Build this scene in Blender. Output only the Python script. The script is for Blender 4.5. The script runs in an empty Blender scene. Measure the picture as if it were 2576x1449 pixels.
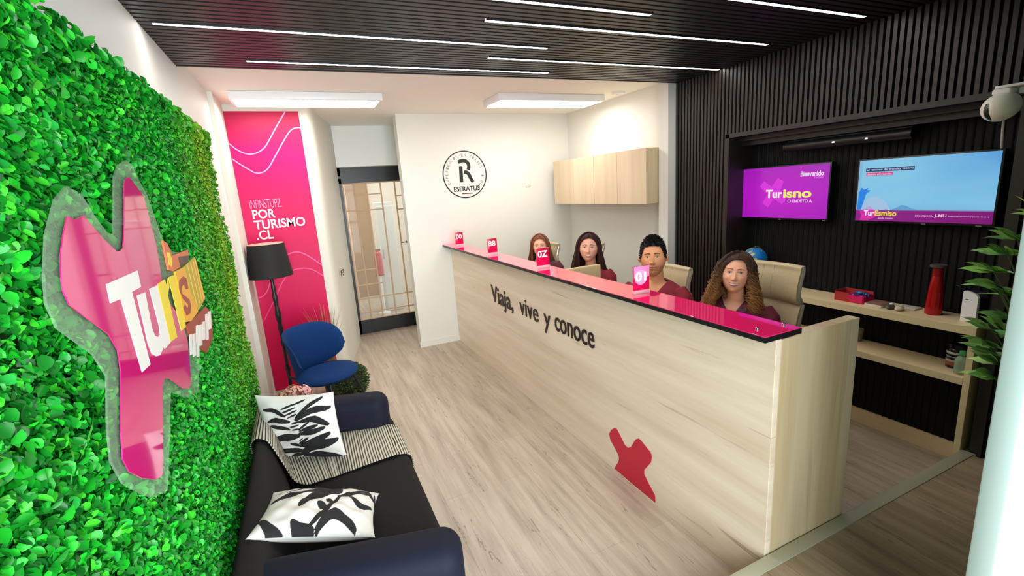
import bpy, bmesh, math, random
import numpy as np
from math import sin, cos, pi, radians
from mathutils import Matrix, Vector
from mathutils.geometry import tessellate_polygon

SC = bpy.context.scene
COL = SC.collection
rng = np.random.default_rng(7)
random.seed(7)

# ---------------------------------------------------------------- camera
YAW, PITCH, ROLL, FPX, CAMH = 0.4144307, -0.21221585, -0.0695860, 1165.08, 1.8
_f = Vector((sin(YAW)*cos(PITCH), cos(YAW)*cos(PITCH), sin(PITCH)))
_r = Vector((cos(YAW), -sin(YAW), 0.0)); _u = _r.cross(_f)
_r2 = _r*cos(ROLL) + _u*sin(ROLL); _u2 = -_r*sin(ROLL) + _u*cos(ROLL)
camd = bpy.data.cameras.new('camera'); cam = bpy.data.objects.new('camera', camd); COL.objects.link(cam)
cam.matrix_world = Matrix(((_r2.x, _u2.x, -_f.x, 0), (_r2.y, _u2.y, -_f.y, 0), (_r2.z, _u2.z, -_f.z, CAMH), (0, 0, 0, 1)))
camd.sensor_fit = 'HORIZONTAL'; camd.sensor_width = 36.0; camd.lens = FPX/2576*36.0
camd.clip_start = 0.02
SC.camera = cam
SC.view_settings.view_transform = 'Standard'; SC.view_settings.look = 'None'
SC.view_settings.gamma = 1.0; SC.view_settings.use_curve_mapping = False
SC.view_settings.exposure = 0.90
SC.cycles.max_bounces = 7; SC.cycles.diffuse_bounces = 4; SC.cycles.glossy_bounces = 3
SC.cycles.transmission_bounces = 5; SC.cycles.transparent_max_bounces = 6
SC.cycles.caustics_reflective = False; SC.cycles.caustics_refractive = False

# ---------------------------------------------------------------- world and daylight
W = bpy.data.worlds.new('world'); SC.world = W; W.use_nodes = True
W.node_tree.nodes['Background'].inputs[0].default_value = (0.80, 0.91, 1.0, 1)
W.node_tree.nodes['Background'].inputs[1].default_value = 1.0
def area(name, loc, rot, sx, sy, power, col):
    l = bpy.data.lights.new(name, 'AREA'); l.shape = 'RECTANGLE'; l.size = sx; l.size_y = sy
    l.energy = power; l.color = col
    o = bpy.data.objects.new(name, l); o.location = loc; o.rotation_euler = rot; COL.objects.link(o); return o
# daylight through the shop front behind the camera
area('daylight', (0.45, -1.0, 1.6), (radians(90), 0, 0), 2.2, 2.6, 130, (0.90, 0.96, 1.0))
STRIP_E, PANEL_E = 24.0, 9.0

# ---------------------------------------------------------------- helpers
def lin(c):
    out = []
    for v in c:
        v = v/255.0
        out.append(v/12.92 if v <= 0.04045 else ((v+0.055)/1.055)**2.4)
    return tuple(out)
def mat(name, rgb, rough=0.5, metal=0.0, spec=0.5, emit=None, estr=0.0, attr=False, alpha=1.0, coat=0.0, trans=0.0, bump=None):
    m = bpy.data.materials.new(name); m.use_nodes = True
    b = m.node_tree.nodes['Principled BSDF']
    b.inputs['Base Color'].default_value = (*lin(rgb), 1)
    b.inputs['Roughness'].default_value = rough; b.inputs['Metallic'].default_value = metal
    b.inputs['Specular IOR Level'].default_value = spec
    b.inputs['Alpha'].default_value = alpha
    b.inputs['Coat Weight'].default_value = coat
    b.inputs['Transmission Weight'].default_value = trans
    if emit is not None: b.inputs['Emission Color'].default_value = (*lin(emit), 1)
    if estr > 0:
        b.inputs['Emission Strength'].default_value = estr
    if attr:
        a = m.node_tree.nodes.new('ShaderNodeAttribute'); a.attribute_name = 'Col'
        m.node_tree.links.new(a.outputs['Color'], b.inputs['Base Color'])
        if estr > 0: m.node_tree.links.new(a.outputs['Color'], b.inputs['Emission Color'])
    if bump:
        nt = m.node_tree
        t = nt.nodes.new('ShaderNodeTexCoord'); n = nt.nodes.new('ShaderNodeTexNoise'); n.inputs['Scale'].default_value = bump[0]
        bp = nt.nodes.new('ShaderNodeBump'); bp.inputs['Strength'].default_value = bump[1]; bp.inputs['Distance'].default_value = 0.01
        nt.links.new(t.outputs['Object'], n.inputs['Vector']); nt.links.new(n.outputs['Fac'], bp.inputs['Height'])
        nt.links.new(bp.outputs['Normal'], b.inputs['Normal'])
    return m
def grain(name, c1, c2, scale, rough=0.45, streak=None, extra=None):
    """wood: noise stretched along one axis; scale = (sx,sy,sz) of object coordinates"""
    m = mat(name, c1, rough); nt = m.node_tree; b = nt.nodes['Principled BSDF']
    t = nt.nodes.new('ShaderNodeTexCoord'); mp = nt.nodes.new('ShaderNodeMapping'); mp.inputs['Scale'].default_value = scale
    n = nt.nodes.new('ShaderNodeTexNoise'); n.inputs['Scale'].default_value = 1.0; n.inputs['Detail'].default_value = 8; n.inputs['Roughness'].default_value = 0.62
    r = nt.nodes.new('ShaderNodeValToRGB')
    r.color_ramp.elements[0].position = 0.32; r.color_ramp.elements[0].color = (*lin(c2), 1)
    r.color_ramp.elements[1].position = 0.62; r.color_ramp.elements[1].color = (*lin(c1), 1)
    nt.links.new(t.outputs['Object'], mp.inputs['Vector']); nt.links.new(mp.outputs['Vector'], n.inputs['Vector'])
    nt.links.new(n.outputs['Fac'], r.inputs['Fac']); out = r.outputs['Color']
    if streak:
        mp2 = nt.nodes.new('ShaderNodeMapping'); mp2.inputs['Scale'].default_value = streak[0]
        n2 = nt.nodes.new('ShaderNodeTexNoise'); n2.inputs['Scale'].default_value = 1.0; n2.inputs['Detail'].default_value = 5
        n2.inputs['Distortion'].default_value = 0.6
        r2 = nt.nodes.new('ShaderNodeValToRGB')
        r2.color_ramp.elements[0].position = streak[2]; r2.color_ramp.elements[0].color = (0, 0, 0, 1)
        r2.color_ramp.elements[1].position = streak[3]; r2.color_ramp.elements[1].color = (1, 1, 1, 1)
        mx = nt.nodes.new('ShaderNodeMix'); mx.data_type = 'RGBA'
        nt.links.new(t.outputs['Object'], mp2.inputs['Vector']); nt.links.new(mp2.outputs['Vector'], n2.inputs['Vector'])
        nt.links.new(n2.outputs['Fac'], r2.inputs['Fac']); nt.links.new(r2.outputs['Color'], mx.inputs['Factor'])
        nt.links.new(out, mx.inputs['A']); mx.inputs['B'].default_value = (*lin(streak[1]), 1); out = mx.outputs['Result']
    if extra: out = extra(nt, t, out)
    nt.links.new(out, b.inputs['Base Color'])
    return m

WM = {}
class MB:
    def __init__(s): s.v = []; s.f = []; s.mi = []; s.c = []
    def add(s, v, f, m=0, c=None):
        k = len(s.v); v = [tuple(map(float, p)) for p in v]; s.v += v
        s.f += [tuple(int(i)+k for i in q) for q in f]; s.mi += [m]*len(f)
        if c is None: c = (1, 1, 1)
        if len(c) == 3 and not hasattr(c[0], '__len__'): s.c += [tuple(c)]*len(v)
        else: s.c += [tuple(q) for q in c]
        return s
    def box(s, x0, x1, y0, y1, z0, z1, m=0, c=None):
        v = [(x, y, z) for z in (z0, z1) for y in (y0, y1) for x in (x0, x1)]
        return s.add(v, [(0, 2, 3, 1), (4, 5, 7, 6), (0, 1, 5, 4), (2, 6, 7, 3), (0, 4, 6, 2), (1, 3, 7, 5)], m, c)
    def rbox(s, x0, x1, y0, y1, z0, z1, r=0.01, seg=2, m=0, c=None, M=None):
        b = bmesh.new(); bmesh.ops.create_cube(b, size=1)
        for w in b.verts: w.co = Vector(((x0+x1)/2+w.co.x*(x1-x0), (y0+y1)/2+w.co.y*(y1-y0), (z0+z1)/2+w.co.z*(z1-z0)))
        bmesh.ops.bevel(b, geom=list(b.edges), offset=r, segments=seg, profile=0.5, affect='EDGES')
        if M is not None: bmesh.ops.transform(b, matrix=M, verts=b.verts)
        b.verts.index_update()
        s.add([w.co for w in b.verts], [[w.index for w in q.verts] for q in b.faces], m, c); b.free(); return s
    def tube(s, path, r, n=8, m=0, c=None, caps=True):
        P = [Vector(p) for p in path]; k = len(P)
        if not hasattr(r, '__len__'): r = [r]*k
        v = []; f = []; up = None; cc = []
        for i in range(k):
            d = (P[min(i+1, k-1)]-P[max(i-1, 0)])
            d = d.normalized() if d.length > 1e-9 else Vector((0, 0, 1))
            if up is None: up = Vector((1, 0, 0)) if abs(d.x) < 0.8 else Vector((0, 1, 0))
            a = (up-d*up.dot(d)).normalized(); b = d.cross(a); up = a
            for j in range(n):
                t = 2*pi*j/n; v.append(P[i]+(a*cos(t)+b*sin(t))*r[i])
                if c is not None and hasattr(c[0], '__len__'): cc.append(c[i])
        for i in range(k-1):
            for j in range(n):
                f.append((i*n+j, i*n+(j+1) % n, (i+1)*n+(j+1) % n, (i+1)*n+j))
        if caps: f.append(tuple(range(n-1, -1, -1))); f.append(tuple(range((k-1)*n, k*n)))
        return s.add(v, f, m, cc if cc else c)
    def lathe(s, prof, n=32, o=(0, 0, 0), m=0, c=None, sx=1, sy=1):
        v = []; f = []; k = len(prof)
        for (r, z) in prof:
            for j in range(n): t = 2*pi*j/n; v.append((o[0]+r*cos(t)*sx, o[1]+r*sin(t)*sy, o[2]+z))
        for i in range(k-1):
            for j in range(n): f.append((i*n+j, i*n+(j+1) % n, (i+1)*n+(j+1) % n, (i+1)*n+j))
        if prof[0][0] > 1e-6: f.append(tuple(range(n-1, -1, -1)))
        if prof[-1][0] > 1e-6: f.append(tuple(range((k-1)*n, k*n)))
        return s.add(v, f, m, c)
    def ell(s, o, r, nu=20, nv=12, m=0, c=None, M=None):
        v = []; f = []
        for i in range(nv+1):
            p = -pi/2+pi*i/nv
            for j in range(nu):
                t = 2*pi*j/nu; q = Vector((r[0]*cos(p)*cos(t), r[1]*cos(p)*sin(t), r[2]*sin(p)))
                if M is not None: q = M @ q
                v.append((o[0]+q.x, o[1]+q.y, o[2]+q.z))
        for i in range(nv):
            for j in range(nu): f.append((i*nu+j, i*nu+(j+1) % nu, (i+1)*nu+(j+1) % nu, (i+1)*nu+j))
        return s.add(v, f, m, c)
    def prism(s, poly, ax, a0, a1, m=0, c=None):
        """polygon in the two other axes (kept order), extruded along ax from a0 to a1"""
        i = 'xyz'.index(ax); o = [k for k in range(3) if k != i]; n = len(poly); v = []
        for a in (a0, a1):
            for p in poly:
                q = [0, 0, 0]; q[i] = a; q[o[0]] = p[0]; q[o[1]] = p[1]; v.append(q)
        tri = tessellate_polygon([[Vector((p[0], p[1], 0)) for p in poly]])
        f = [tuple(t) for t in tri]+[tuple(k+n for k in reversed(t)) for t in tri]
        f += [(k, (k+1) % n, (k+1) % n+n, k+n) for k in range(n)]
        return s.add(v, f, m, c)
    def grid(s, V, nu, nv, closeu=False, m=0, c=None):
        f = []
        for j in range(nv-1):
            for i in range(nu if closeu else nu-1):
                f.append((j*nu+i, j*nu+(i+1) % nu, (j+1)*nu+(i+1) % nu, (j+1)*nu+i))
        return s.add(V, f, m, c)
    def xf(s, M, k0=0):
        for k in range(k0, len(s.v)): s.v[k] = tuple(M @ Vector(s.v[k]))
        return s
    def build(s, name, mats, parent=None, local=False, smooth=True, ang=38, col=False):
        me = bpy.data.meshes.new(name); me.from_pydata(s.v, [], s.f)
        if not isinstance(mats, (list, tuple)): mats = [mats]
        for q in mats: me.materials.append(q)
        if len(mats) > 1: me.polygons.foreach_set('material_index', s.mi)
        if col:
            a = me.color_attributes.new('Col', 'FLOAT_COLOR', 'POINT')
            arr = np.ones((len(s.v), 4), np.float32); arr[:, :3] = np.array(s.c); a.data.foreach_set('color', arr.ravel())
        b = bmesh.new(); b.from_mesh(me); bmesh.ops.recalc_face_normals(b, faces=b.faces); b.to_mesh(me); b.free()
        me.polygons.foreach_set('use_smooth', [smooth]*len(me.polygons))
        if smooth: me.set_sharp_from_angle(angle=radians(ang))
        me.update()
        return link(bpy.data.objects.new(name, me), parent, local)
def link(o, parent=None, local=False):
    COL.objects.link(o)
    if parent is not None:
        o.parent = parent
        if not local: o.matrix_parent_inverse = WM.get(parent.name, Matrix()).inverted()
    return o
def thing(name, label, cat, loc=(0, 0, 0), rz=0.0, group=None):
    o = bpy.data.objects.new(name, None); COL.objects.link(o); o.empty_display_size = 0.1
    o.location = loc; o.rotation_euler = (0, 0, rz)
    WM[o.name] = Matrix.Translation(loc) @ Matrix.Rotation(rz, 4, 'Z')
    return tag(o, label, cat, group)
def tag(o, label, cat, group=None, kind=None):
    o['label'] = label; o['category'] = cat
    if group: o['group'] = group
    if kind: o['kind'] = kind
    return o
def struct(o): o['kind'] = 'structure'; return o
def dup(root, loc, rz, label):
    r = root.copy(); COL.objects.link(r); r.location = loc; r.rotation_euler = (0, 0, rz); r['label'] = label
    for ch in list(root.children):
        c = ch.copy(); COL.objects.link(c); c.parent = r
        for g in ch.children:
            d = g.copy(); COL.objects.link(d); d.parent = c
    return r
def text(name, s, o, xd, up, w, h, m, parent, thick=0.002, bold=0.0, shear=0.0, spacing=1.0, local=False, squeeze=True):
    """lettering whose bounding box starts at o (lower left) and measures w x h; xd, up are its axes"""
    cu = bpy.data.curves.new('tmp', 'FONT'); cu.body = s; cu.size = 1.0; cu.extrude = 0.01; cu.offset = bold; cu.shear = shear
    cu.space_character = spacing; cu.resolution_u = 6
    ob = bpy.data.objects.new('tmp', cu); COL.objects.link(ob)
    dg = bpy.context.evaluated_depsgraph_get(); me = bpy.data.meshes.new_from_object(ob.evaluated_get(dg), depsgraph=dg)
    bpy.data.objects.remove(ob); bpy.data.curves.remove(cu)
    n = len(me.vertices); co = np.empty(n*3, np.float32); me.vertices.foreach_get('co', co); co = co.reshape(-1, 3)
    lo, hi = co.min(0), co.max(0); sx = w/(hi[0]-lo[0]); sy = h/(hi[1]-lo[1])
    X = Vector(xd).normalized(); U = Vector(up).normalized(); N = X.cross(U)
    P = np.array(o)[None]+((co[:, :1]-lo[0])*sx)*np.array(X)[None]+((co[:, 1:2]-lo[1])*sy)*np.array(U)[None]+((co[:, 2:3]+0.01)/0.02*thick)*np.array(N)[None]
    me.vertices.foreach_set('co', P.astype(np.float32).ravel()); me.name = name
    me.materials.clear(); me.materials.append(m); me.update()
    return link(bpy.data.objects.new(name, me), parent, local)
def remesh(mb, voxel, smooth=3):
    """one continuous surface around all the pieces in mb"""
    me = bpy.data.meshes.new('tmp'); me.from_pydata(mb.v, [], mb.f)
    b = bmesh.new(); b.from_mesh(me); bmesh.ops.recalc_face_normals(b, faces=b.faces); b.to_mesh(me); b.free()
    ob = bpy.data.objects.new('tmp', me); COL.objects.link(ob)
    q = ob.modifiers.new('r', 'REMESH'); q.mode = 'VOXEL'; q.voxel_size = voxel
    if smooth:
        q = ob.modifiers.new('s', 'SMOOTH'); q.iterations = smooth; q.factor = 0.5
    dg = bpy.context.evaluated_depsgraph_get(); e = bpy.data.meshes.new_from_object(ob.evaluated_get(dg), depsgraph=dg)
    V = [tuple(v.co) for v in e.vertices]; F = [tuple(p.vertices) for p in e.polygons]
    bpy.data.objects.remove(ob); bpy.data.meshes.remove(me); bpy.data.meshes.remove(e)
    return V, F

# ---------------------------------------------------------------- materials
WHITE = mat('white_paint', (231, 230, 223), 0.6)
WARMWHITE = mat('warm_white_paint', (228, 226, 214), 0.6)
CEILW = mat('ceiling_paint', (246, 242, 232), 0.7)
BLACKSLAT = mat('black_stained_slat', (33, 26, 22), 0.45)
CEILSLAT = mat('ceiling_slat', (28, 24, 24), 0.4)
BLACK = mat('black_metal', (14, 14, 16), 0.35)
MATTEBLACK = mat('matte_black', (16, 15, 16), 0.7)
ALU = mat('brushed_aluminium', (190, 188, 164), 0.42, 0.25)
CHROME = mat('chrome', (205, 205, 200), 0.2, 1.0)
LIGHT = mat('led', (255, 255, 255), 0.5, emit=(255, 250, 244), estr=STRIP_E)
PANEL = mat('panel_diffuser', (255, 255, 255), 0.5, emit=(255, 252, 246), estr=PANEL_E)
WHITEPLAST = mat('white_plastic', (236, 236, 238), 0.35)
PINK = mat('pink_acrylic', (255, 36, 112), 0.03, spec=0.7, coat=0.7)
SIGNPINK = mat('sign_pink', (214, 30, 118), 0.06, coat=0.5)
RED = mat('crimson_vinyl', (196, 14, 50), 0.4)
INK = mat('dark_brown_ink', (38, 24, 20), 0.5)
INKBLACK = mat('black_ink', (22, 20, 19), 0.5)
GREYINK = mat('grey_ink', (150, 148, 142), 0.6)
WOODF = grain('birch_laminate_horizontal', (238, 223, 200), (218, 199, 172), (1.2, 0.55, 9.0), 0.42, ((1.0, 1.6, 40.0), (176, 150, 122), 0.66, 0.80))
WOODV = grain('birch_laminate_vertical', (214, 196, 160), (188, 164, 122), (9.0, 9.0, 0.5), 0.42, ((16.0, 16.0, 0.6), (164, 138, 100), 0.60, 0.78))
WOODS = grain('shelf_laminate', (244, 222, 178), (226, 202, 156), (5.0, 0.8, 5.0), 0.4)
LEATHER = mat('beige_leather', (190, 172, 136), 0.5, bump=(60, 0.15))
TAN = mat('tan_wood', (206, 172, 138), 0.5)

def floor_mat(name, c1, c2, c3):
    def planks(nt, t, out):
        mp = nt.nodes.new('ShaderNodeMapping'); mp.inputs['Rotation'].default_value = (0, 0, radians(90))
        br = nt.nodes.new('ShaderNodeTexBrick'); br.offset = 0.37
        br.inputs['Color1'].default_value = (1, 1, 1, 1); br.inputs['Color2'].default_value = (0.86, 0.84, 0.82, 1); br.inputs['Mortar'].default_value = (0.62, 0.56, 0.5, 1)
        br.inputs['Scale'].default_value = 1.0; br.inputs['Mortar Size'].default_value = 0.0016; br.inputs['Mortar Smooth'].default_value = 0.3
        br.inputs['Brick Width'].default_value = 1.22; br.inputs['Row Height'].default_value = 0.18
        nt.links.new(t.outputs['Object'], mp.inputs['Vector']); nt.links.new(mp.outputs['Vector'], br.inputs['Vector'])
        mx = nt.nodes.new('ShaderNodeMix'); mx.data_type = 'RGBA'; mx.blend_type = 'MULTIPLY'; mx.inputs['Factor'].default_value = 0.6
        nt.links.new(out, mx.inputs['A']); nt.links.new(br.outputs['Color'], mx.inputs['B']); out = mx.outputs['Result']
        # dark knots and cracks drawn out along the boards
        mp2 = nt.nodes.new('ShaderNodeMapping'); mp2.inputs['Scale'].default_value = (30, 3.6, 1)
        v = nt.nodes.new('ShaderNodeTexNoise'); v.inputs['Scale'].default_value = 1.0; v.inputs['Detail'].default_value = 7; v.inputs['Distortion'].default_value = 1.4; v.inputs['Roughness'].default_value = 0.7
        r = nt.nodes.new('ShaderNodeValToRGB'); r.color_ramp.elements[0].position = 0.615; r.color_ramp.elements[0].color = (0, 0, 0, 1); r.color_ramp.elements[1].position = 0.72
        mx2 = nt.nodes.new('ShaderNodeMix'); mx2.data_type = 'RGBA'; mx2.inputs['B'].default_value = (*lin(c3), 1)
        nt.links.new(t.outputs['Object'], mp2.inputs['Vector']); nt.links.new(mp2.outputs['Vector'], v.inputs['Vector']); nt.links.new(v.outputs['Fac'], r.inputs['Fac'])
        nt.links.new(r.outputs['Color'], mx2.inputs['Factor']); nt.links.new(out, mx2.inputs['A'])
        out = mx2.outputs['Result']
        # fine dark cracks along the grain, here and there
        def noise(scale, dist, det):
            m_ = nt.nodes.new('ShaderNodeMapping'); m_.inputs['Scale'].default_value = scale
            n_ = nt.nodes.new('ShaderNodeTexNoise'); n_.inputs['Scale'].default_value = 1.0; n_.inputs['Detail'].default_value = det; n_.inputs['Distortion'].default_value = dist
            nt.links.new(t.outputs['Object'], m_.inputs['Vector']); nt.links.new(m_.outputs['Vector'], n_.inputs['Vector']); return n_.outputs['Fac']
        def math_(op, a, b_):
            k = nt.nodes.new('ShaderNodeMath'); k.operation = op; nt.links.new(a, k.inputs[0])
            if hasattr(b_, 'node'): nt.links.new(b_, k.inputs[1])
            else: k.inputs[1].default_value = b_
            return k.outputs[0]
        dev = math_('ABSOLUTE', math_('SUBTRACT', noise((15, 1.1, 1), 0.8, 6), 0.5), 0.0)
        line = math_('LESS_THAN', dev, 0.006); patch = math_('GREATER_THAN', noise((9, 2.6, 1), 0.4, 3), 0.56)
        fac = math_('MULTIPLY', math_('MULTIPLY', line, patch), 0.5)
        mx3 = nt.nodes.new('ShaderNodeMix'); mx3.data_type = 'RGBA'; mx3.inputs['B'].default_value = (*lin((78, 58, 44)), 1)
        nt.links.new(fac, mx3.inputs['Factor']); nt.links.new(out, mx3.inputs['A'])
        return mx3.outputs['Result']
    return grain(name, c1, c2, (18, 1.3, 1), 0.42, None, planks)
FLOOR = floor_mat('vinyl_plank', (203, 188, 169), (168, 152, 134), (100, 82, 66))
FLOOR2 = floor_mat('vinyl_plank_entry', (172, 152, 124), (132, 114, 90), (80, 64, 46))


# ---------------------------------------------------------------- the room
XL, XS, XR, YB = -0.50, 3.15, 3.42, 5.33      # left wall, slatted face, recess back, logo wall
ZB, ZW = 2.59, 2.67                           # black ceiling, white ceiling
YF, YP, ZP = -0.60, 1.122, 0.20               # shop front, platform edge, platform height
struct(MB().box(XL-.1, 3.6, YP-.02, 9.0, -0.1, 0).build('floor', FLOOR, smooth=False))
struct(MB().box(XL-.1, 3.6, YF, YP, -0.1, ZP).build('floor_entry', FLOOR2, smooth=False))
struct(MB().rbox(XL, XS+.02, YP-.052, YP+.004, ZP-.02, ZP+.004, .002).build('trim_1', ALU))
struct(MB().box(XL-.12, XL, YF, 4.86, 0, 2.8).build('wall_left', WHITE, smooth=False))
struct(MB().box(XL-.0, XL+.035, 4.34, 4.86, 0, ZW).build('trim_2', WARMWHITE, smooth=False))
# wall with the banner, its rounded return and the side of the door passage
pl = [(XL-.12, 4.86), (.19, 4.86), (.225, 4.90), (.262, 5.05), (.30, 5.30), (.40, 5.70), (.49, 6.08), (.50, 6.2), (.50, 9.0), (XL-.12, 9.0)]
struct(MB().prism(pl, 'z', 0, 2.8).build('wall_banner', WARMWHITE, ang=50))
struct(MB().prism([(1.105, YB), (3.6, YB), (3.6, YB+.15), (1.105, YB+.15)], 'z', 0, 2.8).build('wall_back', WHITE, smooth=False))
struct(MB().box(1.09, 1.62, YB-.012, YB, 0, .07).build('baseboard_back', WHITE, smooth=False))
struct(MB().box(3.27, 3.6, 3.36, YB, 0, 2.8).build('wall_right', WHITE, smooth=False))
struct(MB().box(3.085, 3.6, 3.335, 3.455, 0, ZW).build('wall_pier', WHITE, smooth=False))
struct(MB().box(XL-.1, 3.6, 3.30, 6.9, ZW, ZW+.1).build('ceiling', CEILW, smooth=False))
struct(MB().box(.50, 3.0, 6.40, 6.46, 2.20, 2.8).box(1.40, 3.0, 6.40, 6.46, 0, 2.8).build('wall_door', WHITE, smooth=False))
struct(MB().box(.50, 1.40, 6.18, 6.40, 2.19, 2.68).build('wall_transom', mat('transom_paint', (240, 242, 238), 0.5), smooth=False))
struct(MB().box(1.55, 1.62, YB+.15, 6.40, 0, 2.8).build('wall_passage', WARMWHITE, smooth=False))
# slatted black ceiling: slats run across the room
c = MB(); c.box(XL, XS+.35, YF, 3.30, ZB+.022, ZB+.09)
y = YF+.01
while y < 3.27:
    c.box(XL, XS+.02, y, y+.030, ZB, ZB+.03); y += .046
c.box(XL, XS+.02, 3.285, 3.30, ZB, ZB+.09)
struct(c.build('ceiling_slatted', CEILSLAT, smooth=False))
# slatted black wall with the screen recess
RY0, RY1, RZ = 1.10, 2.745, 2.065
s = MB()
s.box(XS+.028, XR+.1, RY1, 3.335, 0, ZB+.03); s.box(XS+.028, XR+.1, YF, RY0, ZP, ZB+.03); s.box(XS+.028, XR+.1, RY0, RY1, RZ, ZB+.03)
y = RY0-.02
while y < 3.31:
    z0 = 0 if y > RY1 else RZ+.02
    s.box(XS, XS+.03, y, y+.020, z0, ZB+.005); y += .035
y = RY0-.06
while y > YF:
    s.box(XS, XS+.03, y, y+.020, ZP, ZB+.005); y -= .035
s.box(XS-.006, XS+.06, RY1-.012, RY1+.022, 0, RZ+.03); s.box(XS-.006, XS+.06, RY0-.02, RY1+.022, RZ, RZ+.032)
struct(s.build('wall_slatted', BLACKSLAT, smooth=False))
s = MB(); s.box(XR, XR+.1, RY0, RY1, 0, RZ)
y = RY0+.02
while y < RY1-.03:
    s.tube([(XR, y, .10), (XR, y, RZ)], .007, 6); y += .040
struct(s.build('wall_recess', mat('black_panel', (8, 8, 9), 0.65, spec=.3), smooth=True))
struct(MB().box(XR-.016, XR, RY0, RY1, 0, .105).build('baseboard_right', WOODS, smooth=False))
# stepped black shelf edge above the screens, part of the recess
struct(MB().box(3.30, XR, RY0, RY1, 2.0, RZ).box(3.25, XR, RY0, RY1, 2.035, RZ).build('trim_3', BLACKSLAT, smooth=False))
# shop front behind the camera: white frame and mullions, and the white jamb at the right
w = MB()
for x in (XL, .55, 1.7, 2.85): w.box(x, x+.07, YF-.06, YF, ZP, ZB)
for z in (ZP, 1.15, 2.0, ZB-.07): w.box(XL, XS, YF-.06, YF, z, z+.07)
struct(w.build('window_1', WHITEPLAST, smooth=False))
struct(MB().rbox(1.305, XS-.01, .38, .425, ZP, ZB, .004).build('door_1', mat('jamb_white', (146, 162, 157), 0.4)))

# ---------------------------------------------------------------- far door and the room beyond
D = MB(); Y = 6.36
D.box(.505, .545, Y, Y+.05, 0, 2.20); D.box(1.33, 1.40, Y, Y+.05, 0, 2.20); D.box(.505, 1.40, Y, Y+.05, 2.0, 2.20); D.box(.505, 1.40, Y, Y+.05, 0.0, .19)
D.box(.505, 1.40, Y-.012, Y, 2.06, 2.09)
dr = struct(D.build('door_2', BLACK, smooth=False))
q = MB()
for x in (.545, .68, .835, 1.015, 1.20): q.box(x, x+.016, Y+.005, Y+.03, .19, 2.0)
for (z, x0, x1) in ((.19, .545, 1.33), (.285, .545, 1.33), (.475, .545, 1.33), (.66, .545, .90), (.86, .545, .835), (1.645, .545, .70), (1.64, .70, 1.015), (1.84, .68, 1.015), (1.80, 1.2, 1.33), (1.62, 1.2, 1.33), (1.985, .545, 1.33)):
    q.box(x0, x1, Y+.006, Y+.028, z, z+.014)
q.build('muntins', TAN, dr, smooth=False)
gl = mat('door_glass', (235, 240, 238), 0.03, alpha=0.12)
MB().box(.545, 1.33, Y+.015, Y+.02, .19, 2.0).build('glass_pane', gl, dr, smooth=False)
MB().rbox(1.262, 1.288, Y-.035, Y, 1.17, 1.20, .006).rbox(1.20, 1.288, Y-.045, Y-.03, 1.178, 1.192, .005).build('handle', BLACK, dr)
struct(MB().box(.5, 3.0, 8.9, 9.0, 0, 2.8).build('wall_far', mat('far_wall', (214, 204, 188), 0.6), smooth=False))
struct(MB().box(.5, 3.0, 6.46, 9.0, 2.7, 2.8).build('ceiling_far', CEILW, smooth=False))
t = thing('door_panel', 'brown wooden door seen through the glass door', 'door', (.98, 8.86, 0))
MB().box(.80, 1.16, 8.84, 8.89, 0, 2.1).build('leaf', mat('brown_door', (150, 112, 62), 0.5), t, smooth=False)
MB().box(.77, .80, 8.83, 8.895, 0, 2.13).box(1.16, 1.19, 8.83, 8.895, 0, 2.13).box(.77, 1.19, 8.83, 8.895, 2.1, 2.13).build('frame', TAN, t, smooth=False)
t = thing('white_cabinet', 'white cabinet behind the far glass door', 'cabinet', (1.25, 7.6, 0))
MB().rbox(1.08, 1.34, 7.45, 7.75, 0, 1.72, .01).build('body', WHITE, t)
MB().rbox(1.085, 1.335, 7.436, 7.452, .05, 1.66, .004).build('door', WHITE, t)
MB().tube([(1.115, 7.425, .85), (1.115, 7.425, 1.0)], .006).build('handle', CHROME, t)
t = thing('fire_extinguisher', 'red extinguisher standing by white cabinet beyond glass door', 'extinguisher', (.98, 7.2, 0))
MB().lathe([(0, .62), (.055, .62), (.062, .64), (.062, .92), (.05, .97), (.02, .99), (.02, 1.02)], 20, (1.0, 7.3, 0)).build('cylinder', mat('red_enamel', (196, 24, 24), 0.3), t)
MB().rbox(.975, 1.05, 7.29, 7.31, 1.0, 1.03, .004).build('valve', BLACK, t)
MB().lathe([(.09, 0), (.09, .03), (.02, .05), (.02, .62), (.07, .62)], 20, (1.0, 7.3, 0)).build('stand', WHITEPLAST, t)
t = thing('fill_lamp_far', 'added unseen fill lamp in the room beyond the glass door', 'ceiling light', (1.4, 7.6, 2.66))  # added lamp, out of sight, to light the far room
MB().box(.9, 2.1, 7.3, 7.9, 2.65, 2.70).build('housing', WHITEPLAST, t, smooth=False)
MB().box(.93, 2.07, 7.33, 7.87, 2.645, 2.649).build('diffuser', mat('far_fill_emitter', (255, 255, 255), emit=(255, 250, 240), estr=9), t, smooth=False)

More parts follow.
